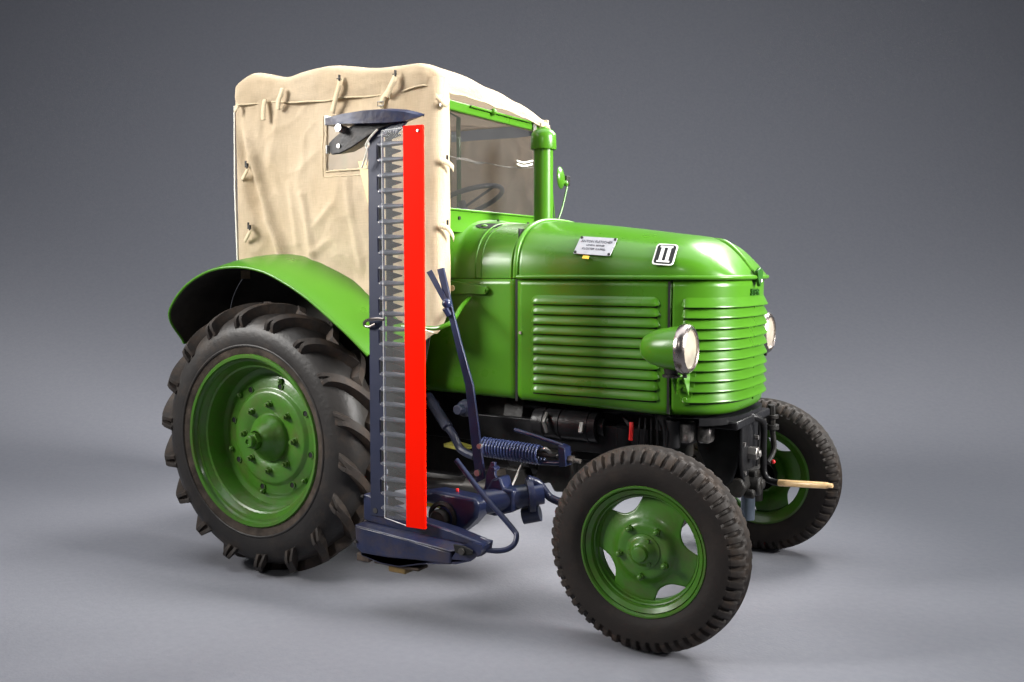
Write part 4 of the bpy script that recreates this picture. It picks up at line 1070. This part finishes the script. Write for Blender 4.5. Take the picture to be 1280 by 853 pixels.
    strap([(0.560, Y, 1.985), (0.552, Y-0.008, 1.96), (0.53, Y-0.005, 1.93), (0.515, Y, 1.905)], 0.015)
    strap([(0.515, Y+0.01, 1.930), (0.495, Y, 1.900), (0.485, Y, 1.860)], 0.013, buckle=(0.489, Y-0.003, 1.882), peg=False)
    strap([(-0.135, Y+0.01, 1.955), (-0.135, Y, 1.91), (-0.137, Y, 1.868)], 0.014, peg=False)
    strap([(-0.295, Y+0.01, 1.945), (-0.300, Y, 1.915)], 0.010, peg=False)
    for (x, z) in ((-0.275, 1.680), (-0.250, 1.415)):
        p = surf(x, z, 0.012); strap([p+Vector((0.012, 0, 0.0)), p+Vector((0.018, -0.012, -0.012)), p+Vector((-0.002, -0.010, -0.036)), p+Vector((-0.022, -0.004, -0.052))], 0.010, par=c)
        pm = MB(); q = p+Vector((0.0, -0.002, 0.016)); pm.box(q, (0.008, 0.004, 0.026)); pm.build("eyelet", BLACKM, c)
    # ties on the front edge
    for (z, l) in ((1.645, 0), (1.398, 1)):
        x = 0.735; sm = MB()
        pp = [(x+0.004, -0.497, z+0.010), (x+0.018, -0.472, z+0.004), (x+0.022, -0.440, z-0.008-0.012*l), (x+0.014, -0.415, z-0.016-0.022*l)]
        strap(pp, 0.011, par=c, peg=False, up=(0.1, 0, 1))
        sm = MB(); sm.box((x+0.010, -0.452, z+0.024), (0.006, 0.006, 0.018)); sm.build("eyelet", BLACKM, c)
    sm = MB(); sm.box((x, -0.475, 1.880), (0.010, 0.014, 0.045)); sm.build("toggle", STEEL, c, bevel=0.002)
    strap([(x+0.002, -0.515, 1.892), (x+0.016, -0.495, 1.872), (x+0.018, -0.465, 1.866), (x+0.010, -0.435, 1.884)], 0.011, par=c, peg=False, up=(0.1, 0, 1))
canopy()

# ------------------------------------------------------------------ MOWER
MW = empty("mower", (0.75, -0.80, 0.0))
MW["label"] = "dark blue sickle bar mower folded upright beside the rear wheel, with red finger guard"
MW["category"] = "mower"
def mower():
    def wbuild(m, name, mt, par=MW, **k):
        # geometry is written in tractor coordinates; shift top-level parts to the mower origin
        off = Vector((0.75, -0.80, 0.0)); m.v = [(v[0]-off.x, v[1]-off.y, v[2]-off.z) for v in m.v]
        return m.build(name, mt, par, **k)
    Yb = -0.85
    m = MB(); m.xz([(0.678, 0.36), (0.742, 0.36), (0.742, 1.715), (0.684, 1.715)], Yb-0.006, Yb+0.010)
    bar = wbuild(m, "cutter_bar", NAVY, bevel=0.002)
    m = MB(); m.xz([(0.756, 0.37), (0.782, 0.37), (0.782, 1.700), (0.758, 1.700)], Yb-0.004, Yb+0.004); wbuild(m, "knife_back", BLACKM, par=bar, bevel=0.001)
    # fingers
    NF = 25; z0 = 0.395; dz = 0.0533
    fm = MB()
    def fin(m):
        secs = [(-0.012, 0.016, 0.010), (0.02, 0.0175, 0.012), (0.06, 0.0130, 0.014), (0.10, 0.0095, 0.012), (0.14, 0.0060, 0.008), (0.165, 0.002, 0.003)]
        n = 8; vs = []
        for (x, hz, hy) in secs:
            for k in range(n): a = 2*pi*k/n+pi/8; vs.append((x, hy*cos(a)*1.05, hz*0.62*sin(a)))
        fs = [(i*n+k, i*n+(k+1) % n, (i+1)*n+(k+1) % n, (i+1)*n+k) for i in range(len(secs)-1) for k in range(n)]
        fs.append(tuple(range(n-1, -1, -1))); fs.append(tuple((len(secs)-1)*n+k for k in range(n)))
        m.add(vs, fs)
    fin(fm); FM = fm.mesh("finger", mat("blue_grey_finger", (0.10, 0.105, 0.13), 0.38, metal=0.3, var=0.25, nscale=20, bump=0.3, bscale=60), smooth=40)
    km = MB(); km.xz([(0.0, -0.016), (0.0, 0.016), (0.058, 0.002), (0.058, -0.002)], -0.0015, 0.0015); KM = km.mesh("knife_section", BLACKM, smooth=0)
    rm = MB(); rm.tube([(0, 0, 0), (0, -0.006, 0)], [0.006, 0.004], 10); RM = rm.mesh("rivet", STEEL)
    cm = MB(); cm.tube([(0.006, -0.004, -0.024), (-0.010, -0.004, -0.024), (-0.010, -0.004, 0.024), (0.006, -0.004, 0.024)], 0.0026, 8); cm.box((0.0, -0.001, 0), (0.010, 0.004, 0.044), mi=1); CM = cm.mesh("clip", [NAVY, DARK])
    for k in range(NF):
        z = z0 + dz*k; off = Vector((0.75, -0.80, 0))
        put("finger", FM, MW, loc=Vector((0.748, Yb-0.004, z))-off)
        put("knife_section", KM, MW, loc=Vector((0.772, Yb-0.008, z+dz/2))-off)
        put("rivet", RM, MW, loc=Vector((0.735, Yb-0.006, z))-off)
        if k % 2 == 1: put("clip", CM, MW, loc=Vector((0.738, Yb-0.007, z+dz*0.5))-off)
    # clear cover
    m = MB(); m.xz([(0.757, 0.365), (0.862, 0.368), (0.862, 1.726), (0.759, 1.718)], Yb-0.0255, Yb-0.0225); g = wbuild(m, "clear_cover", PLEXI, smooth=0)
    m = MB(); m.tube([(0.757, Yb-0.024, 0.365), (0.759, Yb-0.024, 1.718)], 0.0018, 6); m.tube([(0.757, Yb-0.024, 0.365), (0.85, Yb-0.024, 0.350)], 0.0015, 6); m.tube([(0.759, Yb-0.024, 1.718), (0.85, Yb-0.024, 1.722)], 0.0018, 6); wbuild(m, "cover_edge", EDGE, par=g)
    # red guard: folded channel
    m = MB()
    sec_ = [(0.850, Yb-0.010), (0.850, Yb-0.020), (0.866, Yb-0.043), (0.941, Yb-0.038), (0.936, Yb-0.024)]
    zt = [1.722, 1.722, 1.722, 1.722, 1.722]
    sec2 = sec_[::-1]; inner = [(x+(0.002 if i < 2 else -0.0), y+0.003) for i, (x, y) in enumerate(sec_)]
    vs = []
    for z in (0.352, 1.724):
        vs += [(x, y, z) for x, y in sec_]
    n = 5; fs = [(i, i+1, n+i+1, n+i) for i in range(4)]
    m.add(vs, fs); gd = wbuild(m, "red_guard", RED, solid=0.003, smooth=0)
    m = MB(); m.tube([(0.925, Yb-0.040, 1.705), (0.925, Yb-0.045, 1.705)], 0.0045, 10); wbuild(m, "guard_screw", STEEL, par=gd)
    # wire clip round the bar
    m = MB(); m.tube(smooth_path([(0.665, -0.862, 1.045), (0.675, -0.872, 1.058), (0.70, -0.878, 1.066), (0.735, -0.874, 1.070), (0.76, -0.872, 1.068)]), 0.006, 8); m.tube(smooth_path([(0.665, -0.862, 1.045), (0.69, -0.868, 1.040), (0.72, -0.868, 1.052)]), 0.005, 8); wbuild(m, "spring_clip", CHROME)
    m = MB(); m.tube([(0.912, -0.84, 1.035), (0.925, -0.81, 1.025)], 0.002, 6); wbuild(m, "wire_end", STRINGM)
    # top swath divider: folded point plus leaf-shaped sole
    def loft(name, secs, mt, **k):
        m = MB(); n = len(secs[0]); vs = [q for s_ in secs for q in s_]
        fs = [(i*n+j, i*n+(j+1) % n, (i+1)*n+(j+1) % n, (i+1)*n+j) for i in range(len(secs)-1) for j in range(n)]
        fs.append(tuple(range(n-1, -1, -1))); fs.append(tuple((len(secs)-1)*n+j for j in range(n)))
        m.add(vs, fs); return wbuild(m, name, mt, **k)
    secs = []
    for (x, zt_, zb_, yn, yf) in ((0.530, 1.785, 1.750, -0.90, -0.81), (0.61, 1.792, 1.748, -0.91, -0.80), (0.70, 1.797, 1.744, -0.905, -0.80), (0.78, 1.795, 1.742, -0.89, -0.81), (0.85, 1.786, 1.744, -0.872, -0.83), (0.90, 1.773, 1.755, -0.858, -0.842), (0.922, 1.765, 1.762, -0.851, -0.849)):
        secs.append([(x, yn, zt_-0.010), (x, (yn+yf)/2, zt_), (x, yf, zt_-0.006), (x, yf, zb_+0.006), (x, (yn+yf)/2, zb_), (x, yn, zb_)])
    dv = loft("swath_divider", secs, WORNBLUE, bevel=0.002)
    secs = []
    for (x, zc, h, yn, yf) in ((0.524, 1.678, 0.016, -0.878, -0.82), (0.545, 1.676, 0.032, -0.885, -0.81), (0.585, 1.688, 0.044, -0.89, -0.80), (0.635, 1.708, 0.046, -0.885, -0.80), (0.69, 1.728, 0.036, -0.88, -0.81), (0.745, 1.742, 0.020, -0.872, -0.82), (0.80, 1.750, 0.010, -0.865, -0.83)):
        secs.append([(x, yn, zc-h*0.9), (x, yn, zc+h*0.75), (x, yf, zc+h), (x, yf, zc-h*0.5)])
    loft("divider_sole", secs, mat("dark_worn_sole", (0.022, 0.021, 0.022), 0.5, var=0.4, nscale=25, bump=0.4, dirt=(0.07, 0.05, 0.035), dirt_amt=0.4, dscale=20), par=dv, bevel=0.004)
    m = MB(); m.box((0.528, -0.885, 1.768), (0.006, 0.030, 0.034)); wbuild(m, "worn_edge", WHITE, par=dv, bevel=0.002)
    m = MB(); m.box((0.522, -0.878, 1.668), (0.006, 0.02, 0.030)); wbuild(m, "worn_edge", WHITE, par=dv, bevel=0.002)
    m = MB(); m.tube([(0.582, -0.887, 1.676), (0.582, -0.894, 1.676)], 0.008, 8); m.tube([(0.60, -0.87, 1.73), (0.60, -0.915, 1.735)], 0.014, 8, mi=0); wbuild(m, "bolt_head", STEEL, par=dv)
    m = MB(); m.xz([(0.69, 1.70), (0.80, 1.70), (0.86, 1.75), (0.74, 1.755)], -0.858, -0.846); wbuild(m, "divider_bracket", BLUE, par=dv, bevel=0.002)
    # string tied to the bar
    m = MB()
    m.tube(smooth_path([(0.750, -0.885, 1.722), (0.728, -0.885, 1.705), (0.712, -0.886, 1.690), (0.702, -0.888, 1.672), (0.706, -0.888, 1.660), (0.715, -0.888, 1.668), (0.712, -0.888, 1.683)]), 0.0035, 6)
    m.tube(smooth_path([(0.708, -0.888, 1.660), (0.696, -0.886, 1.632), (0.684, -0.884, 1.606), (0.676, -0.882, 1.596)]), 0.003, 6); m.tube(smooth_path([(0.708, -0.888, 1.660), (0.706, -0.886, 1.63), (0.698, -0.884, 1.604)]), 0.0025, 6)
    wbuild(m, "string", STRINGM)
    # inner shoe at the foot of the bar
    m = MB(); m.xz([(0.628, 0.322), (0.70, 0.318), (0.86, 0.306), (0.98, 0.292), (1.045, 0.286), (1.045, 0.242), (0.90, 0.236), (0.78, 0.226), (0.66, 0.224), (0.632, 0.240)], -0.885, -0.800)
    sh = wbuild(m, "shoe", WORNBLUE, bevel=0.006)
    m = MB(); m.xz([(0.645, 0.236), (0.78, 0.228), (0.95, 0.236), (1.06, 0.252), (1.12, 0.272), (1.156, 0.300), (1.160, 0.322), (1.12, 0.325), (1.08, 0.305), (1.05, 0.262), (0.92, 0.222), (0.82, 0.196), (0.74, 0.196), (0.65, 0.212)], -0.880, -0.81)
    wbuild(m, "shoe_runner", WORNBLUE, par=sh, bevel=0.006)
    m = MB(); m.xz([(0.640, 0.432), (0.665, 0.432), (0.72, 0.405), (0.82, 0.375), (1.02, 0.350), (1.15, 0.322), (1.15, 0.310), (1.0, 0.312), (0.86, 0.318), (0.70, 0.330), (0.640, 0.335)], -0.850, -0.790)
    wbuild(m, "shoe_web", WORNBLUE, par=sh, bevel=0.006)
    m = MB(); m.prism([(0.630, -0.887, 0.320), (1.04, -0.887, 0.286), (1.12, -0.86, 0.300), (1.14, -0.80, 0.315), (0.66, -0.79, 0.335)], (0, 0, 0.006)); wbuild(m, "shoe_deck", WORNBLUE, par=sh, bevel=0.003)
    m = MB(); m.box((0.655, -0.84, 0.205), (0.06, 0.07, 0.03)); m.box((0.80, -0.84, 0.196), (0.20, 0.06, 0.012)); wbuild(m, "skid", mat("rusty_sole", (0.06, 0.040, 0.028), 0.7, var=0.4, nscale=30, bump=0.5), par=sh, bevel=0.006)
    m = MB(); m.box((0.80, -0.84, 0.184), (0.075, 0.05, 0.030)); wbuild(m, "skid_block", mat("brass_brown_block", (0.16, 0.10, 0.03), 0.5, var=0.4, nscale=30), par=sh, bevel=0.004)
    m = MB(); m.xz([(1.058, 0.318), (1.10, 0.318), (1.135, 0.308), (1.135, 0.292), (1.10, 0.284), (1.065, 0.290)], -0.892, -0.884); wbuild(m, "opening_shade", DARK, par=sh, bevel=0.003)  # dark plate on the surface, painted shade of an opening
    m = MB(); m.tube([(1.095, -0.89, 0.300), (1.095, -0.90, 0.300)], 0.012, 8); m.tube([(0.635, -0.885, 0.265), (0.635, -0.893, 0.265)], 0.006, 8); m.tube([(0.70, -0.85, 0.380), (0.70, -0.858, 0.380)], 0.010, 8); m.tube([(0.64, -0.850, 0.425), (0.64, -0.858, 0.425)], 0.005, 8); wbuild(m, "shoe_bolt", mat("grimy_bolt", (0.08, 0.075, 0.07), 0.4, metal=0.6), par=sh)
    # arm casting to the hinge
    m = MB(); m.xz([(0.77, 0.420), (0.80, 0.432), (0.88, 0.450), (0.97, 0.445), (1.050, 0.440), (1.062, 0.415), (1.055, 0.372), (1.02, 0.335), (0.975, 0.300), (0.955, 0.250), (0.90, 0.250), (0.87, 0.275), (0.905, 0.30), (0.925, 0.33), (0.92, 0.37), (0.89, 0.395), (0.85, 0.40), (0.77, 0.385)], -0.74, -0.66)
    arm = wbuild(m, "mower_arm", BLUE, bevel=0.012)
    m = MB(); m.lathe([(0.058, 0.0), (0.060, 0.012), (0.048, 0.016), (0.042, 0.010)], (0.915, -0.735, 0.357), (0, -1, 0), 28); m.lathe([(0.036, 0.0), (0.036, 0.035), (0.030, 0.042), (0.0001, 0.042)], (0.910, -0.73, 0.354), (0, -1, 0), 28); wbuild(m, "pivot_boss", BLACKM, par=arm, smooth=40)
    m = MB(); m.tube([(0.95, -0.70, 0.448), (0.95, -0.70, 0.458)], 0.006, 8); wbuild(m, "grease_cap", REDW, par=arm)
    m = MB(); m.tube([(1.02, -0.66, 0.405), (1.10, -0.60, 0.420), (1.20, -0.52, 0.435)], [0.044, 0.042, 0.040], 24); wbuild(m, "pivot_tube", BLUE, par=arm)
    m = MB(); m.xz([(0.985, 0.44), (1.02, 0.44), (1.05, 0.49), (1.085, 0.50), (1.10, 0.46), (1.14, 0.46), (1.14, 0.38), (1.06, 0.355), (1.0, 0.36)], -0.63, -0.56); wbuild(m, "hinge_bracket", BLUE, par=arm, bevel=0.008)
    m = MB(); m.lathe([(0.040, -0.012), (0.062, -0.010), (0.064, 0.0), (0.062, 0.012), (0.040, 0.014)], (1.165, -0.55, 0.430), (0.8, 0.6, 0.1), 28); m.tube(smooth_path([(1.16, -0.56, 0.49), (1.19, -0.53, 0.47), (1.215, -0.50, 0.42), (1.26, -0.50, 0.405), (1.30, -0.51, 0.400)]), 0.015, 10); m.tube([(1.13, -0.54, 0.345), (1.19, -0.52, 0.36)], 0.03, 14)
    wbuild(m, "clamp_ring", mat("blue_black_paint", (0.012, 0.015, 0.04), 0.35, var=0.3, nscale=20, bump=0.3), par=arm, smooth=40)
    m = MB(); m.xz([(1.0, 0.44), (1.01, 0.50), (1.03, 0.545), (1.045, 0.545), (1.045, 0.50), (1.065, 0.47), (1.07, 0.43)], -0.60, -0.585); m.tube([(1.04, -0.605, 0.52), (1.04, -0.57, 0.52)], 0.01, 8); wbuild(m, "ratchet_ear", BLUE, par=arm, bevel=0.002)
    # bent rod
    m = MB(); m.tube(smooth_path([(0.978, -0.75, 0.574), (1.094, -0.75, 0.459), (1.205, -0.75, 0.362), (1.230, -0.76, 0.335), (1.222, -0.78, 0.305), (1.18, -0.80, 0.290), (1.10, -0.83, 0.295)], 8), 0.0095, 12); wbuild(m, "bent_rod", BLUE, smooth=60)
    # hand lever: two straps
    m = MB(); m.xz([(0.796, 1.243), (0.824, 1.249), (0.868, 1.08), (0.898, 0.98), (0.952, 0.82), (0.985, 0.60), (1.002, 0.48), (0.965, 0.46), (0.945, 0.60), (0.918, 0.82), (0.872, 0.98), (0.84, 1.09)], -0.600, -0.588); lv = wbuild(m, "hand_lever", BLUE, bevel=0.002)
    m = MB(); m.xz([(0.752, 1.232), (0.776, 1.242), (0.862, 1.105), (0.846, 1.092)], -0.606, -0.602); wbuild(m, "release_strap", BLUE, par=lv, bevel=0.002)
    m = MB(); m.ball((0.846, -0.61, 1.118), 0.018, 14); m.tube([(0.842, -0.615, 1.10), (0.85, -0.60, 1.075)], 0.012, 8); wbuild(m, "lever_knob", BLUE, par=lv)
    m = MB(); m.tube([(0.985, -0.612, 0.60), (0.985, -0.60, 0.60)], 0.010, 8); m.tube([(0.975, -0.612, 0.50), (0.975, -0.60, 0.50)], 0.012, 8); wbuild(m, "lever_bolt", STEEL, par=lv)
    # coil spring with yoke
    m = MB(); pts = []; NT = 19
    for i in range(NT*14+1):
        a = 2*pi*i/14; x = lerp(0.905, 1.155, i/(NT*14)); pts.append((x, -0.45+0.034*cos(a), 0.566-0.008*(i/(NT*14))+0.034*sin(a)))
    m.tube(pts, 0.0048, 7); sp = wbuild(m, "coil_spring", mat("blue_spring_paint", (0.045, 0.06, 0.15), 0.28, coat=0.3, var=0.2, nscale=30), smooth=60)
    m = MB(); m.tube(smooth_path([(1.155, -0.45, 0.575), (1.18, -0.46, 0.585), (1.20, -0.45, 0.565), (1.225, -0.45, 0.56)]), 0.007, 8); wbuild(m, "spring_hook", STEEL, par=sp)
    m = MB(); m.tube([(1.03, -0.43, 0.640), (1.12, -0.43, 0.622), (1.24, -0.44, 0.600)], 0.008, 8); m.xz([(1.235, 0.605), (1.262, 0.597), (1.268, 0.53), (1.24, 0.525)], -0.47, -0.42); m.tube([(1.245, -0.445, 0.535), (1.15, -0.445, 0.528)], 0.010, 8); wbuild(m, "spring_yoke", BLUE, par=sp, bevel=0.002)
    m = MB(); m.tube([(1.262, -0.445, 0.553), (1.315, -0.445, 0.550)], 0.008, 10); m.tube([(1.268, -0.445, 0.553), (1.288, -0.445, 0.552)], 0.015, 6); wbuild(m, "adjusting_bolt", mat("grimy_steel", (0.10, 0.09, 0.08), 0.4, metal=0.6, var=0.3), par=sp)
    m = MB(); m.tube([(0.86, -0.44, 0.57), (1.22, -0.45, 0.560)], 0.012, 8); wbuild(m, "spring_core", BLACKM, par=sp)
    m = MB(); m.tube([(1.075, -0.44, 0.53), (1.06, -0.50, 0.44)], 0.004, 6); wbuild(m, "rod", STEEL, par=sp)
mower()
